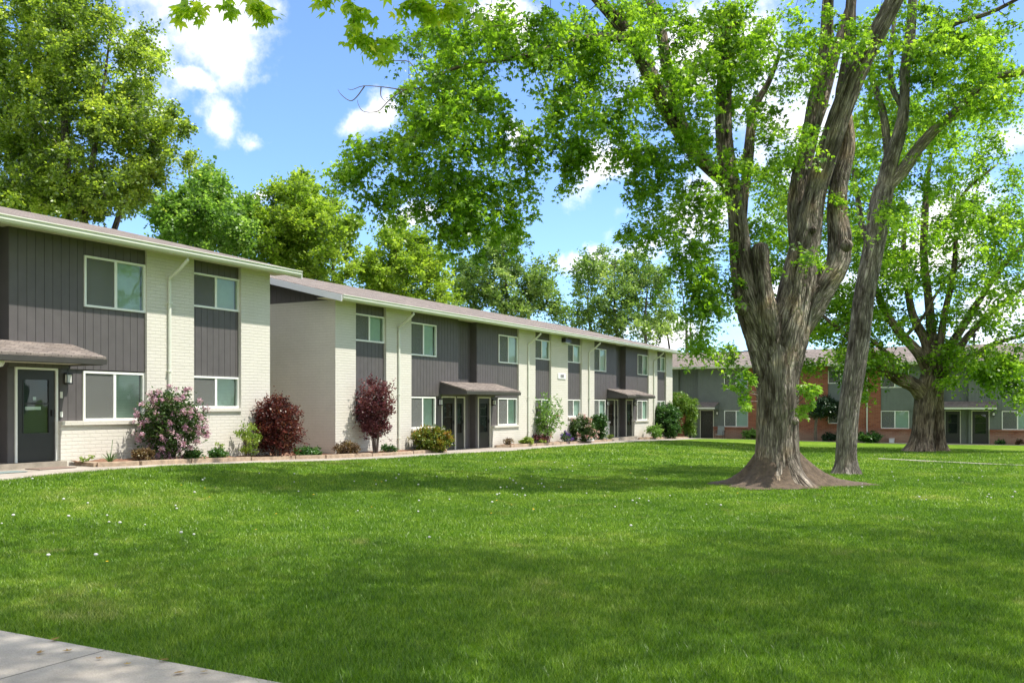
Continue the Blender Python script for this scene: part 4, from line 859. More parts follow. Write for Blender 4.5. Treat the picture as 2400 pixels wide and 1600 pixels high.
auto_tree('poplar_tree', 'tall dense tree rising above the near roof at the top left corner', 150, 38, (190, -150),
    [(60, 60, 170, 170, 38, 4, 150), (185, 40, 95, 120, 38, 3, 55), (140, 250, 200, 150, 38, 4, 170), (330, 150, 50, 90, 37.5, 2, 26), (320, 290, 90, 90, 37.5, 3, 56), (400, 300, 42, 45, 37, 1.5, 14), (370, 370, 50, 30, 37, 1.5, 8), (120, 400, 190, 80, 38, 4, 90), (270, 440, 110, 60, 37.5, 3, 34), (150, -130, 180, 120, 38, 4, 60), (-80, 250, 150, 250, 38, 4, 90), (445, 372, 14, 16, 37, .5, 3), (30, 470, 80, 40, 38, 3, 22), (150, 470, 190, 50, 38, 3, 90), (330, 420, 60, 60, 37.5, 2, 26)],
    M['leafL'], M['bark2'], .15, .42, .85, 12, 14, stems=[(0, 150, -100), (.8, 250, 60), (-.5, 60, 20), (1.2, 340, 220)], group=None)
auto_tree('fresh_green_tree', 'fresh green tree behind the near roof, left of the yellow green one', 480, 46, (490, 405),
    [(490, 450, 60, 45, 46, 3, 34), (450, 510, 110, 60, 46, 4, 66), (520, 530, 80, 70, 46, 4, 46), (390, 500, 45, 40, 45, 2, 16), (570, 490, 26, 34, 46, 2, 8), (480, 590, 150, 50, 46, 4, 60), (375, 480, 20, 20, 45, 1, 4), (492, 415, 18, 18, 46, 1, 5)],
    M['leafG'], M['bark2'], .19, .5, .9, 14, 11, stems=[(0, 490, 415), (.5, 410, 470), (.6, 560, 470)], hang=-.1, upb=.6)
auto_tree('sparse_tree', 'sparse pale twiggy tree showing beside the tall one above the roof', 420, 50, (420, 380),
    [(420, 390, 50, 45, 50, 2.5, 20), (370, 460, 50, 40, 50, 2.5, 12)], M['leafY'], M['bark2'], .14, .5, .9, 5, 5, shape=LONG, stems=[(0, 430, 360), (-.4, 380, 380), (.3, 460, 400)])
auto_tree('yellow_green_tree', 'larger rounded yellow green tree behind the gap between the pale blocks', 715, 48, (700, 415),
    [(705, 455, 55, 40, 48, 3, 32), (680, 520, 110, 60, 48, 4, 74), (760, 540, 85, 80, 48, 4, 56), (640, 590, 80, 60, 48, 4, 44), (740, 620, 110, 60, 48, 4, 56), (810, 520, 26, 44, 47.5, 2, 9), (600, 500, 22, 24, 47.5, 1.5, 6), (702, 425, 16, 14, 48, 1, 4), (640, 455, 16, 20, 48, 1, 4)],
    M['leafY'], M['bark2'], .19, .5, .9, 14, 11, stems=[(0, 700, 420), (.6, 780, 470), (-.6, 630, 480)], hang=-.1, upb=.6)
auto_tree('yellow_green_tree', 'smaller rounded yellow green tree behind the middle of the long roof', 940, 54, (930, 535),
    [(930, 570, 55, 36, 54, 3, 28), (920, 630, 110, 55, 54, 4, 66), (1010, 620, 50, 55, 54, 3, 26), (860, 640, 45, 40, 54, 3, 16), (970, 700, 130, 50, 54, 4, 60), (932, 530, 14, 16, 54, 1, 4), (985, 560, 20, 20, 54, 1, 5)],
    M['leafY'], M['bark2'], .19, .55, .95, 14, 11, stems=[(0, 930, 545), (.6, 1000, 570), (-.6, 870, 600)], hang=-.1, upb=.6)
auto_tree('silvery_tree', 'silvery green tree below the hanging maple branch, behind the long roof', 1190, 62, (1170, 525),
    [(1160, 570, 60, 45, 62, 3, 34), (1170, 650, 110, 60, 62, 4, 66), (1270, 660, 45, 70, 62, 3, 24), (1080, 660, 50, 50, 62, 3, 22), (1180, 715, 160, 45, 62, 4, 70), (1210, 560, 30, 30, 62, 2, 8), (1300, 720, 20, 26, 62, 1, 4)],
    M['leafS'], M['bark2'], .2, .6, 1.05, 13, 10, stems=[(0, 1170, 530), (.8, 1260, 600), (-.8, 1090, 610)], hang=-.1, upb=.5)
auto_tree('silvery_tree', 'silvery green tree above the far end of the long roof', 1450, 72, (1440, 590),
    [(1450, 625, 75, 42, 72, 4, 40), (1440, 690, 110, 55, 72, 5, 62), (1360, 640, 35, 40, 72, 3, 12), (1530, 670, 50, 60, 72, 4, 24), (1450, 765, 180, 45, 72, 5, 80), (1560, 740, 40, 50, 72, 4, 12)],
    M['leafS'], M['bark2'], .22, .65, 1.15, 13, 10, stems=[(0, 1440, 600), (1, 1530, 640), (-1, 1370, 650)], hang=-.1, upb=.5)
auto_tree('sparse_tree', 'thin half bare tree between the long roof and the big trunk', 1620, 76, (1610, 660),
    [(1600, 700, 55, 50, 76, 3, 22), (1640, 770, 40, 40, 76, 3, 10), (1580, 780, 40, 25, 76, 3, 6)], M['leafS'], M['bark2'], .2, .8, 1.3, 5, 5, shape=LONG, stems=[(0, 1600, 650), (.8, 1650, 700), (-.6, 1560, 720), (.3, 1620, 690)])
# --- the tree beside the camera: trunk outside the picture on the right, one branch hanging in at the top
def near_tree():
    base = Vector((6.5, 5.0, 0)); base.z = gz1(6.5, 5.0)
    root = tree_root('maple_tree', base, 'nearby maple whose yellow green leaf sprays hang in from above at the top left')
    wd = Wood(); B = base
    wd.tube([B + Vector(v) for v in ((0, 0, -.2), (0, 0, .5), (.05, .1, 1.8), (0, .1, 3.2), (-.1, .2, 4.4), (-.1, .2, 5.2))], [.55, .48, .42, .40, .36, .1], 40, .05, (.9, .8), 4, 90)
    for i, (v, r) in enumerate([([(0, 0, 3.5), (-1.5, .2, 5.6), (-4, -.4, 6.8), (-7, -1.0, 6.6), (-9.8, -1.2, 5.7), (-11.6, -.9, 4.8)], .17), ([(0, 0, 3.8), (1, 1.5, 7), (1.5, 2.5, 10), (1, 3, 13)], .24), ([(0, 0, 3.6), (-1.5, 2, 6.5), (-3, 3.5, 9), (-4, 4.5, 11.5)], .22), ([(0, 0, 3.6), (2, -1.5, 6.5), (4, -3, 9)], .2), ([(-1, .2, 5.0), (-2.5, -2.0, 7.5), (-4.5, -3.5, 9.2)], .15), ([(0, 0, 3.6), (2.5, 1.5, 6.5), (5, 3, 9), (6, 4, 11)], .2)]):
        wd.tube([B + Vector(q) for q in v], np.linspace(r, .03, len(v)), 14, .06, None, 4, 91 + i)
    cl, cr = ell([(1000, -75, 80, 24, 6.2, .5, 8), (900, -110, 80, 20, 6.2, .5, 3)], .2, .34)
    hang = np.array([tuple(P(a_, b_, d_)) for a_, b_, d_ in [(450, 8, 6), (470, 14, 6), (430, 14, 6), (540, 0, 6), (600, -5, 6), (605, 18, 6), (620, 24, 6), (590, 10, 6), (750, -12, 6.2), (775, -6, 6.2), (820, 8, 6.2), (830, 30, 6.2), (830, 55, 6.2), (840, 75, 6.2), (860, 85, 6.2), (880, 95, 6.2), (900, 112, 6.2), (905, 95, 6.2), (850, 20, 6.2), (980, 10, 6.2), (1010, 25, 6.2), (1040, 15, 6.2), (1060, 0, 6.2), (960, 20, 6.2), (970, 0, 6.2), (1080, 10, 6.2)]])
    wd.grow(np.vstack([cl, hang]), kr=.006, tip=.003, up=0)
    # upper crown that shades the lawn
    up = []
    for cx, cy, cz_, rx, ry, rz, n in [(3, 7, 12.5, 5, 5, 2.4, 90), (6, 3, 11, 5, 5, 3.5, 60), (-.5, 7, 12.5, 4.5, 4.6, 1.8, 85), (9, 8, 12, 4, 4, 3, 30), (5, 12, 13.5, 5, 4.5, 2.2, 75), (1.5, 1.5, 11, 4.5, 3.5, 1.6, 50), (7, 15, 14, 4, 3, 2, 30)]:
        q = norm(rng.normal(0, 1, (n, 3))) * (rng.random((n, 1)) ** .4); up.append(q * [rx, ry, rz] + [cx, cy, cz_])
    up = np.concatenate(up); ur = rng.uniform(1.0, 1.6, len(up)); wd.grow(up, kr=.012, tip=.008)
    wd.build('trunk', M['bark1'], root)
    crown('crown', root, M['leaf_near'], [leaves_on(cl, cr, 6, 7, .085, MAPLE, .4, .03, hang=.7), leaves_on(hang, np.full(len(hang), .075), 4, 5, .072, MAPLE, .9, .02, hang=1.3), leaves_on(up, ur, 20, 5, .125, MAPLE, .3, .12, tmin=.3)])
M['leaf_near'] = leaf_mat('near_maple_leaves', [(.20, .32, .02), (.28, .40, .03), (.36, .46, .04), (.44, .46, .05)], .62, 1.6)
near_tree()

# ---------------------------------------------------------------- beds, timber edging
def bedZ(x, y): return gz1(x, y) + .07
BE = [(-18.9, 13.25), (-17.35, 12.95), (-16.95, 13.75), (-17.1, 15.3), (-17.35, 17.5), (-17.45, 19.3), (-17.2, 20.3), (-17.3, 22.6), (-17.35, 24.9), (-17.5, 27.2)]
BE2 = [(-18.2, 32.0), (-17.75, 32.4), (-17.65, 34.5), (-17.7, 37), (-17.75, 39.8), (-17.75, 42.5), (-17.8, 43.6)]
BE3 = [(-18.2, 48.4), (-17.7, 48.9), (-17.6, 51), (-17.6, 53.2), (-17.6, 55.6)]
def bed(pts):
    b = MB(); n = 0; P2 = []
    for (x0, y0), (x1, y1) in zip(pts[:-1], pts[1:]):
        for k in range(6): P2.append((x0 + (x1 - x0) * k / 6, y0 + (y1 - y0) * k / 6))
    P2.append(pts[-1]); m = 6
    back = -18.4 if pts is not BE else None
    for x, y in P2:
        bx = FX + .02 if not (19.2 < y < 22.05) and y < 54.5 else -21.5
        if x < bx: bx = x - .01
        for j in range(m + 1):
            q = j / m; xx = bx + (x - bx) * q; b.v.append((xx, y, bedZ(xx, y) + .05 * (1 - q) + .02 * math.sin(xx * 9 + y * 7)))
    for i in range(len(P2) - 1):
        for j in range(m): a_ = i * (m + 1) + j; b.f.append((a_, a_ + 1, a_ + m + 2, a_ + m + 1))
    tag(b.build('mulch_bed', M['mulch'], smooth=True), kind='structure')
    return
bed(BE); bed(BE2); bed(BE3)
def timbers(pts, labels):
    for i, ((x0, y0), (x1, y1)) in enumerate(zip(pts[:-1], pts[1:])):
        d = Vector((x1 - x0, y1 - y0, 0)); L = d.length; d.normalize(); s = Vector((-d.y, d.x, 0)) * .055
        a_ = Vector((x0, y0, gz1(x0, y0) + .01)) + d * .02; e = Vector((x1, y1, gz1(x1, y1) + .01)) - d * .02
        b = MB(); h = .10 + .02 * random.random(); tw = random.uniform(-.012, .012)
        for p, q in ((a_, 0), (e, tw)):
            for sgn in (-1, 1):
                for z in (-.04, h): b.v.append(tuple(p + s * sgn + Vector((0, 0, z + q * sgn))))
        for f in ((0, 1, 3, 2), (4, 6, 7, 5), (0, 4, 5, 1), (2, 3, 7, 6), (0, 2, 6, 4), (1, 5, 7, 3)): b.f.append(f)
        o = b.build('landscape_timber', M['timber'], bevel=.008); tag(o, labels[i], 'timber', 'weathered timbers edging the planting beds')
timbers(BE, ['short timber end running back to the wall beside the near doorstep', 'timber at the corner of the bed, next to the doormat', 'timber below the spiky iris clump', 'timber in front of the pink lilac', 'timber in front of the pale yellow green shrub', 'timber in front of the round dark red barberry', 'timber before the low green patch at the gap between blocks', 'timber in front of the tall purple leaved shrub', 'timber ending before the rounded orange tipped shrub'])
timbers(BE2, ['short timber end right of the first canopied doorway', 'timber in front of the small rosy plant under the window', 'timber in front of the yellow low clump and grey downspout', 'timber in front of the airy pale green shrub', 'timber in front of the pink flowering shrub', 'short timber end left of the far doorway'])
timbers(BE3, ['short timber end right of the far doorway', 'timber left of the big round green bush', 'timber in front of the big round green bush', 'last timber at the far corner of the long pale block'])

# ---------------------------------------------------------------- shrubs and small plants
def FD(px, x=-17.75): return F * -x / (C_ * (2355 - px))
def bush(name, label, px, pyt, pyb, wpx, mat, leaf, n, nt=9, nl=9, shape=OVAL, x=-17.75, stemmat='twig', flowers=None, round_=True, stems=7, droop=.0, D=None, cat='shrub', rmul=1, low=.1, spiky=0, bz=None, hang=0, z0=None, fl_top=.3, group=None, nsd=.8, stem_r=.02, sp=1.0):
    D = D or FD(px, x); c = P(px, 952, D); gb = (bedZ(c.x, c.y) if -19 < c.x < -17.3 else gz1(c.x, c.y)) if z0 is None else z0
    H = (pyb - pyt) * D / F; W = wpx * D / F / 2; root = empty(name, (c.x, c.y, gb), label, cat, group)
    q = norm(rng.normal(0, 1, (n, 3))); rr = rng.random((n, 1)) ** .38; q = q * rr
    zz = low + (1 - low) * (q[:, 2:3] + 1) / 2
    prof = np.ones_like(zz) if round_ else (.45 + .75 * zz)
    cl = np.concatenate([q[:, :1] * W * .86 * prof, q[:, 1:2] * W * .86 * prof, zz * H * .93], 1)
    cl[:, 0] = np.maximum(cl[:, 0], -(abs(FX) - abs(c.x)) + .08) if D < 58 and abs(c.x - FX) < 1.5 and c.y < 54.4 else cl[:, 0]
    base = np.array([c.x, c.y, gb]); cl = cl + base
    wd = Wood()
    for i in range(stems):
        a_ = rng.uniform(0, 6.28); e = base + [math.cos(a_) * W * .55, math.sin(a_) * W * .55, H * rng.uniform(.55, .9)]
        wd.tube([base + [math.cos(a_) * .06, math.sin(a_) * .06, -.05], (base * .6 + e * .4) + [0, 0, H * .12], e], [stem_r, stem_r * .7, .006], 5, key=i)
    if len(cl) < 260: wd.grow(cl, kr=.01, tip=.004, steps=3, seg=4, up=.1, maxr=.015)
    wd.build('stems', M[stemmat], root)
    cr = np.full(n, (W * H * W) ** (1 / 3) * .34 * rmul) * rng.uniform(.8, 1.25, n)
    parts = [leaves_on(cl, cr, nt, nl, leaf, shape, droop, .02 * sp, upb=.25 + spiky, flat=1, hang=hang, nsd=nsd, dirsd=1 if not spiky else .35)]
    crown('foliage', root, mat, parts)
    if flowers:
        fm, fs, fn, fc = flowers; sel = cl[rng.choice(n, int(n * fc), replace=True)]
        dirn = norm(sel - (base + [0, 0, H * .45])); sel = sel + dirn * cr.mean() * .75
        crown('flowers', root, M[fm], [leaves_on(sel, np.full(len(sel), fs * 2.2), 5, fn, fs, OVAL, .0, fs * .35, upb=.3, flat=1, hang=0, nsd=1, dirsd=1)])
    return root
M['f_lilac'] = leaf_mat('lilac_blossom', [(.50, .24, .38), (.66, .40, .52), (.78, .60, .66)], .3, .6)
M['f_pink'] = leaf_mat('pink_blossom', [(.60, .26, .28), (.75, .45, .45), (.85, .68, .62)], .3, .6)
M['f_violet'] = leaf_mat('violet_blossom', [(.09, .03, .26), (.16, .06, .40), (.25, .12, .5)], .3, .6)
M['l_lilac'] = leaf_mat('lilac_leaves', [(.03, .065, .015), (.055, .11, .025), (.11, .17, .05)], .3, 1.0)
M['l_red'] = leaf_mat('barberry_leaves', [(.040, .010, .012), (.095, .020, .020), (.16, .035, .03), (.17, .07, .04)], .35, .9)
M['l_plum'] = leaf_mat('plum_leaves', [(.07, .02, .03), (.16, .045, .06), (.28, .11, .12)], .35, .9)
M['l_yg'] = leaf_mat('lime_leaves', [(.13, .21, .03), (.22, .32, .05), (.36, .44, .10)], .4, 1.1)
M['l_mid'] = leaf_mat('mid_green_leaves', [(.025, .075, .018), (.055, .14, .03), (.11, .22, .05)], .35, 1.1)
M['l_dark'] = leaf_mat('dark_green_leaves', [(.012, .03, .014), (.022, .05, .022), (.04, .08, .03)], .2, 1.0)
M['l_orange'] = leaf_mat('orange_tipped_leaves', [(.05, .10, .015), (.12, .18, .02), (.26, .24, .03), (.42, .20, .04)], .35, 1.0)
M['l_brown'] = leaf_mat('bronze_leaves', [(.09, .05, .03), (.16, .10, .05), (.26, .20, .09)], .3, .9)
M['l_pale'] = leaf_mat('pale_airy_leaves', [(.09, .20, .03), (.16, .30, .05), (.28, .42, .13)], .45, 1.1)
M['l_need'] = leaf_mat('needle_sprays', [(.05, .12, .015), (.12, .22, .02), (.24, .36, .035)], .3, 1.0)
M['redbark'] = plain('peeling_red_bark', (.26, .10, .06), .85, .4, 9, bump=.6)
bush('lilac_bush', 'pink flowering lilac bush against the near block, left of the downspout', 402, 905, 1078, 160, M['l_lilac'], .06, 210, 7, 9, x=-17.55, flowers=('f_lilac', .038, 7, 1.7), round_=True, rmul=.72, low=.02, spiky=.25)
bush('barberry_bush', 'round dark red barberry bush at the corner of the near block', 652, 925, 1072, 118, M['l_red'], .06, 210, 9, 10, x=-17.75, rmul=.95, round_=True, spiky=.7, stems=14, low=.0)
bush('purple_leaf_shrub', 'tall purple leaved shrub against the left end of the long block', 880, 885, 1064, 108, M['l_plum'], .065, 170, 8, 9, x=-17.7, round_=False, rmul=.8, low=.14, stems=11, spiky=.9)
bush('forsythia_bush', 'pale yellow green sparse shrub left of the dark red barberry', 582, 988, 1068, 62, M['l_yg'], .055, 46, 5, 8, x=-17.85, rmul=.9, spiky=1.6, stems=11, low=.02)
bush('small_shrub', 'tiny upright green sapling on the mulch left of the pale yellow green shrub', 512, 1018, 1062, 26, M['l_yg'], .06, 10, 4, 4, x=-17.95, rmul=.6, stems=3)
bush('green_clump', 'low mid green clump on the mulch right of the lilac', 511, 1050, 1071, 44, M['l_mid'], .055, 34, 7, 8, x=-17.6, stems=2)
bush('green_clump', 'low dark green clump tucked against the right foot of the lilac', 452, 1056, 1078, 44, M['l_mid'], .05, 30, 7, 8, x=-17.35, stems=2)
bush('bronze_clump', 'low bronze and green clump between the iris and the lilac', 336, 1056, 1082, 52, M['l_brown'], .05, 40, 7, 8, x=-17.5, stems=2)
bush('sprout_clump', 'few thin yellow green sprouts near the wall left of the iris', 203, 1064, 1084, 36, M['l_yg'], .05, 7, 4, 4, x=-17.85, stems=3)
bush('ground_cover_clump', 'low spreading green patch at the gap between the pale blocks', 722, 1056, 1073, 76, M['l_mid'], .06, 60, 7, 7, x=-17.7, stems=1, rmul=.9)
bush('spirea_bush', 'small orange brown spirea left of the purple leaved shrub', 812, 1041, 1070, 66, M['l_brown'], .05, 70, 8, 9, x=-17.6, stems=6)
bush('green_clump', 'small dark green clump right of the foot of the purple leaved shrub', 912, 1048, 1066, 42, M['l_mid'], .05, 26, 7, 7, x=-17.75, stems=2)
bush('euonymus_bush', 'rounded orange tipped evergreen shrub left of the first canopied doorway', 1010, 1004, 1062, 104, M['l_orange'], .065, 170, 9, 10, x=-17.55, rmul=.7, low=.0, stems=6)
bush('rosy_plant', 'small rosy tipped plant under the window right of the first canopied doorway', 1192, 1030, 1048, 26, M['l_brown'], .045, 22, 6, 7, x=-17.9, stems=2)
bush('yellow_clump', 'bright yellow green low clump at the foot of the downspout', 1236, 1029, 1046, 34, M['l_yg'], .06, 26, 7, 8, x=-17.8, stems=1)
bush('yellow_clump', 'paler and flatter yellow green clump right of the bright one', 1270, 1034, 1046, 26, M['l_yg'], .055, 16, 6, 6, x=-17.75, stems=1)
bush('dark_red_clump', 'low dark red clump at the foot of the airy pale green shrub', 1266, 1014, 1036, 46, M['l_plum'], .06, 34, 7, 7, x=-17.95, stems=3)
bush('airy_shrub', 'tall airy pale green shrub with a few pink blossoms against the wide pier', 1284, 918, 1038, 84, M['l_pale'], .075, 95, 6, 7, x=-17.8, rmul=.62, stems=8, low=.08, spiky=.2, flowers=('f_pink', .045, 4, .10), round_=True)
bush('salvia_clump', 'small clump with violet flower spikes between two taller shrubs', 1326, 1018, 1042, 32, M['l_mid'], .05, 24, 6, 7, x=-17.8, stems=2, flowers=('f_violet', .05, 7, 1.0), spiky=.4)
bush('rose_bush', 'rounded pink blossoming shrub left of the far canopied doorway', 1366, 976, 1038, 74, M['l_lilac'], .075, 110, 8, 9, x=-17.75, rmul=.75, flowers=('f_pink', .05, 6, .55), low=.0)
bush('laurel_bush', 'darker green shrub behind the pink blossoming one, beside the far doorway', 1402, 965, 1037, 42, M['l_mid'], .09, 60, 9, 9, x=-17.95, rmul=.9, low=.0)
bush('small_shrub', 'small pale leafed plant at the left foot of the far doorway', 1430, 1024, 1039, 20, M['l_yg'], .06, 10, 5, 5, x=-17.9, stems=2)
bush('round_bush', 'big round glossy green bush at the far corner of the long block', 1563, 946, 1032, 74, M['l_mid'], .10, 190, 9, 9, x=-17.7, rmul=.72, low=.0)
bush('round_bush', 'smaller light green bush at the left foot of the big round one', 1534, 996, 1030, 36, M['l_pale'], .08, 50, 7, 8, x=-17.6, low=.0)
# spiky iris
p = P(258, 952, FD(258, -17.5)); ir = empty('iris_clump', (p.x, p.y, bedZ(p.x, p.y)), 'spiky green iris clump with a single stalk in the near bed', 'plant')
b = MB()
for i in range(34):
    a_ = random.uniform(0, 6.28); L = random.uniform(.22, .4); o_ = random.uniform(.12, .32); w_ = .014
    pts = [Vector((p.x, p.y, bedZ(p.x, p.y))) + Vector((math.cos(a_) * o_ * u, math.sin(a_) * o_ * u, L * (u - .45 * u * u * (o_ * 3)))) for u in (0, .35, .7, 1)]
    sx = Vector((-math.sin(a_), math.cos(a_), 0)) * w_
    for k in range(3):
        q0, q1 = (1 - k / 3), (1 - (k + 1) / 3); b.quad(pts[k] - sx * q0, pts[k] + sx * q0, pts[k + 1] + sx * max(q1, .05), pts[k + 1] - sx * max(q1, .05))
M['iris'] = plain('iris_leaf', (.10, .21, .05), .5, .25, 12)
b.build('leaves', M['iris'], ir); b = MB(); b.tube([(p.x, p.y, bedZ(p.x, p.y)), (p.x + .02, p.y + .05, bedZ(p.x, p.y) + .52)], .006, 5); b.build('stalk', M['iris'], ir)
# cascading evergreen with red brown trunk at the far corner
D = 57.5; c0 = P(1597, 1030, D); c0.z = gz1(c0.x, c0.y); rt = empty('weeping_juniper', c0, 'arching evergreen with a peeling red trunk between the pale block and the brick block', 'tree'); wd = Wood()
limb(wd, [(1597, 1034, D, 17), (1596, 1000, D, 14), (1602, 975, D, 13), (1598, 950, D, 9), (1592, 930, D, 5)], 12, .08, 4, 70); limb(wd, [(1597, 1000, D, 8), (1585, 970, D, 6), (1578, 940, D, 4)], 8, .08, 4, 71); limb(wd, [(1600, 985, D, 6), (1612, 995, D, 4), (1618, 1000, D, 2)], 8, .06, 3, 72)
cl, cr = ell([(1585, 932, 22, 16, D, 1, 26), (1606, 945, 22, 18, D, 1, 34), (1618, 962, 12, 14, D, .6, 16), (1590, 960, 16, 8, D, .6, 6), (1614, 998, 13, 10, D, .5, 14)], .28, .42)
wd.grow(cl, tip=.01, kr=.01); wd.build('trunk', M['redbark'], rt); crown('crown', rt, M['l_need'], [leaves_on(cl, cr, 12, 12, .16, LONG, .6, .05, hang=.7)])
# by the brick block
YB = dict(z0=-.74)
def bb(*a, **k): k.setdefault('D', 59.5); return bush(*a, **k)
bb('hosta_clump', 'light green low clump against the brick left of the thickest trunk', 1760, 1014, 1036, 46, M['l_pale'], .12, 40, 6, 7, D=60.8)
bb('hosta_clump', 'wide mid green clump under the downspout of the brick wall', 2036, 1016, 1040, 56, M['l_mid'], .13, 60, 6, 7, D=56.8)
bb('dark_shrub', 'dark low shrub on the brick wall under the small window', 1942, 1022, 1040, 40, M['l_dark'], .10, 40, 7, 8, D=58.2)
bb('small_shrub', 'small green plant by the brick wall at the right edge', 2344, 1034, 1045, 24, M['l_mid'], .10, 16, 6, 6, D=53.6)
bb('small_shrub', 'second small plant by the brick wall, nearest the right edge', 2388, 1034, 1046, 20, M['l_brown'], .10, 14, 6, 6, D=53.2)
D = 58.4; c0 = P(1912, 1036, D); c0.z = gz1(c0.x, c0.y); rt = empty('pruned_yew', c0, 'dark green yew with a bare trunk before the red brick between the two nearest trunks', 'tree'); wd = Wood()
limb(wd, [(1912, 1044, D, 8), (1911, 1010, D, 7), (1914, 980, D, 6), (1925, 955, D, 4)], 10, .08, 4, 75)
cl, cr = ell([(1938, 950, 26, 24, D, 1, 46), (1915, 962, 14, 14, D, .7, 14), (1962, 950, 10, 12, D, .5, 8)], .3, .45); wd.grow(cl, tip=.01, kr=.01); wd.build('trunk', M['twig'], rt); crown('crown', rt, M['l_dark'], [leaves_on(cl, cr, 11, 11, .12, OVAL, .2, .05)])

# ---------------------------------------------------------------- porch chair, utility box, mats, rock, splash block
def chair():
    D = 61.3; c = P(1689, 1030, D); z = B3T - .08; rt = empty('patio_chair', (c.x, c.y, z), 'grey patio chair standing on the walk right of the brick block doorway', 'chair'); X = c.x; Y = c.y - .2
    T = lambda u, n, zz: (X + u, Y - n, z + zz)
    b = MB(); b.box(T, -.24, .24, -.22, .24, .42, .46); b.build('seat', M['sling'], rt, bevel=.01)
    b = MB(); b.prism(T, [(-.22, .46), (-.36, 1.02), (-.33, 1.03), (-.19, .46)], -.23, .23); b.build('backrest', M['sling'], rt)
    for sx in (-.27, .27):
        for n0, n1, zt_ in ((.24, .26, .66), (-.22, -.26, .66)): b = MB(); b.tube([T(sx, n1, 0), T(sx, n0, zt_)], .016, 8); b.build('leg', M['black'], rt)
        b = MB(); b.tube([T(sx, -.34, .72), T(sx, -.2, .68), T(sx, .2, .67), T(sx, .27, .64)], .02, 8); b.build('armrest', M['black'], rt)
M['sling'] = plain('grey_sling_fabric', (.18, .20, .19), .8, .1)
chair()
D = 56.9; c = P(2089, 1037, D); b = MB(); Tb = lambda u, n, z: (c.x + u, Y3 - .05 - n, -.78 + z); b.box(Tb, -.15, .15, 0, .22, 0, .34); b.box(Tb, -.165, .165, -.0, .245, .341, .38); o = b.build('utility_box', M['rake'], bevel=.01); tag(o, 'small white utility box at the foot of the brick wall left of the broad tree', 'utility box')
def mat_at(px, py, w_, l_, col, label):
    x, y, _ = hit(px, py); b = MB(); z = gz1(x, y) + .026; b.box(lambda u, n, q: (x + n, y + u, z + q), -l_ / 2, l_ / 2, -w_ / 2, w_ / 2, 0, .015); o = b.build('doormat', col, bevel=.004); tag(o, label, 'doormat')
M['mat'] = plain('brown_mat', (.22, .16, .13), .95, .2, 30, bump=.4); M['mat2'] = plain('blue_grey_mat', (.20, .25, .24), .95, .2, 30, bump=.4)
mat_at(120, 1099.5, .5, .85, M['mat'], 'brown doormat on the walk in front of the near dark door'); mat_at(8, 1110, .4, .75, M['mat2'], 'blue grey doormat on the walk at the left edge of the photo')
x, y = -17.7, 40.2; b = MB(); b.v = []; 
for i in range(6):
    for j in range(10): a_ = 6.283 * j / 10; r = .28 * math.sin(math.pi * (i + .5) / 7) * random.uniform(.85, 1.15); b.v.append((x + r * math.cos(a_), y + 1.4 * r * math.sin(a_), gz1(x, y) + .04 + .26 * (1 - math.cos(math.pi * i / 6)) / 2 * .9))
for i in range(5):
    for j in range(10): b.f.append((i * 10 + j, i * 10 + (j + 1) % 10, (i + 1) * 10 + (j + 1) % 10, (i + 1) * 10 + j))
b.f.append(tuple(50 + j for j in range(10))); M['rock'] = plain('pale_rock', (.62, .58, .55), .85, .15, 6, bump=.4)
tag(b.build('garden_rock', M['rock'], bevel=.02), 'pale rounded rock beside the violet flower spikes', 'rock')

# ---------------------------------------------------------------- fallen leaves on the near walk
M['dry'] = leaf_mat('dry_leaves', [(.28, .16, .06), (.42, .30, .10)], .3, 1.0)
tv, tf = MAPLE
for i, (px, py, sz_) in enumerate([(120, 1512, .07), (160, 1540, .05), (85, 1545, .06), (388, 1558, .06), (300, 1572, .04), (415, 1590, .06), (230, 1560, .04), (480, 1588, .04)]):
    x, y, _ = hit(px, py); g_ = random.uniform(0, 6.28); v = np.array([(sz_ * (a_ * math.cos(g_) - b_ * math.sin(g_)), sz_ * (a_ * math.sin(g_) + b_ * math.cos(g_)), .012 + abs(c_) * sz_ * .8) for a_, b_, c_ in tv]) + [x, y, gz1(x, y) + .032]
    o = mesh_np('fallen_leaf', v, tf, M['dry'], attrs={'rnd': np.full(len(v), random.random())}); tag(o, 'dry brown leaf lying on the concrete walk at the bottom left', 'leaf', 'dry leaves on the near walk')

# ---------------------------------------------------------------- dandelions
M['puff'] = plain('dandelion_seed', (.50, .50, .46), .9, .1); M['yel'] = plain('dandelion_petals', (.75, .48, .02), .7, .1); M['stem'] = plain('dandelion_stem', (.16, .26, .06), .6, .2)
def dand(kind):
    r = empty('dandelion', (0, 0, 0)); b = MB(); b.tube([(0, 0, -.01), (.004, .002, .05), (.0, .006, .085)], .0025, 5); b.build('stem', M['stem'], r)
    b = MB()
    if kind: b.lathe((0, .006, .085), [(.004, 0), (.016, .006), (.021, .014), (.019, .024), (.008, .031)], 8); b.build('seed_head', M['puff'], r)
    else: b.lathe((0, .006, .083), [(.004, 0), (.014, .003), (.017, .009), (.012, .012), (.003, .011)], 8); b.build('flower_head', M['yel'], r)
    return r
def copy_tree(o, parent=None):
    c = o.copy(); C.objects.link(c)
    if parent: c.parent = parent
    for ch in o.children: copy_tree(ch, c)
    return c
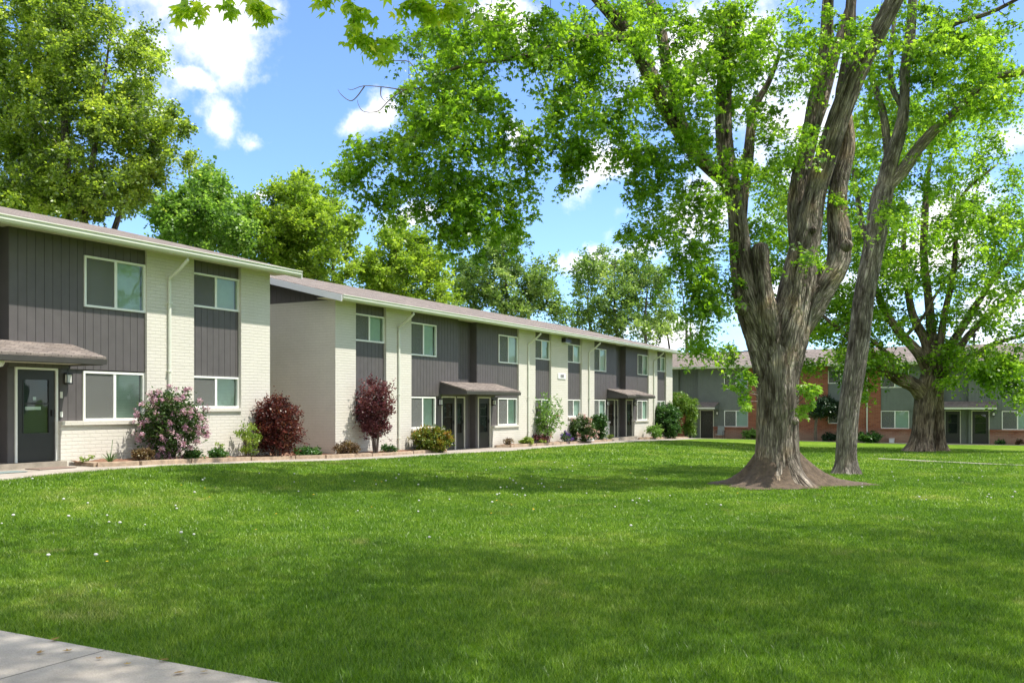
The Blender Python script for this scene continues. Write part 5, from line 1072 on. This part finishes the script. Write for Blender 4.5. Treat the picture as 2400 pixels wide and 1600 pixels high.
spots = [(412, 1195), (340, 1238), (280, 1241), (225, 1320), (112, 1320), (160, 1225), (905, 1135), (935, 1120), (928, 1128), (1140, 1108), (1185, 1100), (1172, 1104), (1245, 1122), (1212, 1166), (1225, 1155), (1262, 1140), (1342, 1110), (1205, 1165), (1290, 1105), (700, 1159), (608, 1115), (456, 1165), (690, 1118), (830, 1134), (455, 1265), (480, 1130), (1442, 1196), (1492, 1186), (1520, 1182), (1656, 1188), (1300, 1090), (1410, 1085), (960, 1095), (1150, 1118), (1270, 1128), (150, 1183), (5, 1236), (255, 1235), (2160, 1178), (2378, 1163), (2250, 1100), (2300, 1108), (2090, 1112), (1706, 1045), (1690, 1048), (1720, 1047), (980, 1145), (1165, 1170), (1230, 1172), (1275, 1150), (205, 1190), (415, 1203), (2020, 1150), (1620, 1100), (1450, 1080)]
wl, yl = [dand(True)], [dand(False)]
def scatter(proto, pts, lab, grp, smax):
    for i, (px, py) in enumerate(pts):
        o = proto if i == 0 else copy_tree(proto)
        x, y, d_ = hit(px, py); o.location = (x, y, gz1(x, y)); k = random.uniform(.55, smax); o.scale = (k * 1.1, k * 1.1, k); o.rotation_euler.z = random.uniform(0, 6.28)
        tag(o, lab, 'dandelion', grp)
extra = [(random.gauss(1200, 260), random.uniform(1075, 1200)) for _ in range(26)] + [(random.uniform(0, 1700), random.uniform(1110, 1300)) for _ in range(14)] + [(random.uniform(2000, 2390), random.uniform(1095, 1180)) for _ in range(14)]
def okp(q): x, y, d_ = hit(*q); return bool(lawn_mask(np.array([x]), np.array([y]))[0]) and not (1660 < q[0] < 2010 and 1050 < q[1] < 1160)
scatter(wl[0], [q for q in spots + extra if okp(q)], 'white dandelion seed head standing in the lawn', 'white dandelion seed heads dotted over the lawn', 1.0)
ye = [(490, 1172), (250, 1330), (600, 1250), (880, 1132), (895, 1138), (1170, 1125), (1310, 1148), (1235, 1140)] + [(random.gauss(1150, 330), random.uniform(1085, 1220)) for _ in range(18)]
scatter(yl[0], [q for q in ye if okp(q)], 'yellow dandelion flower standing in the lawn', 'yellow dandelion flowers dotted over the lawn', 1.0)
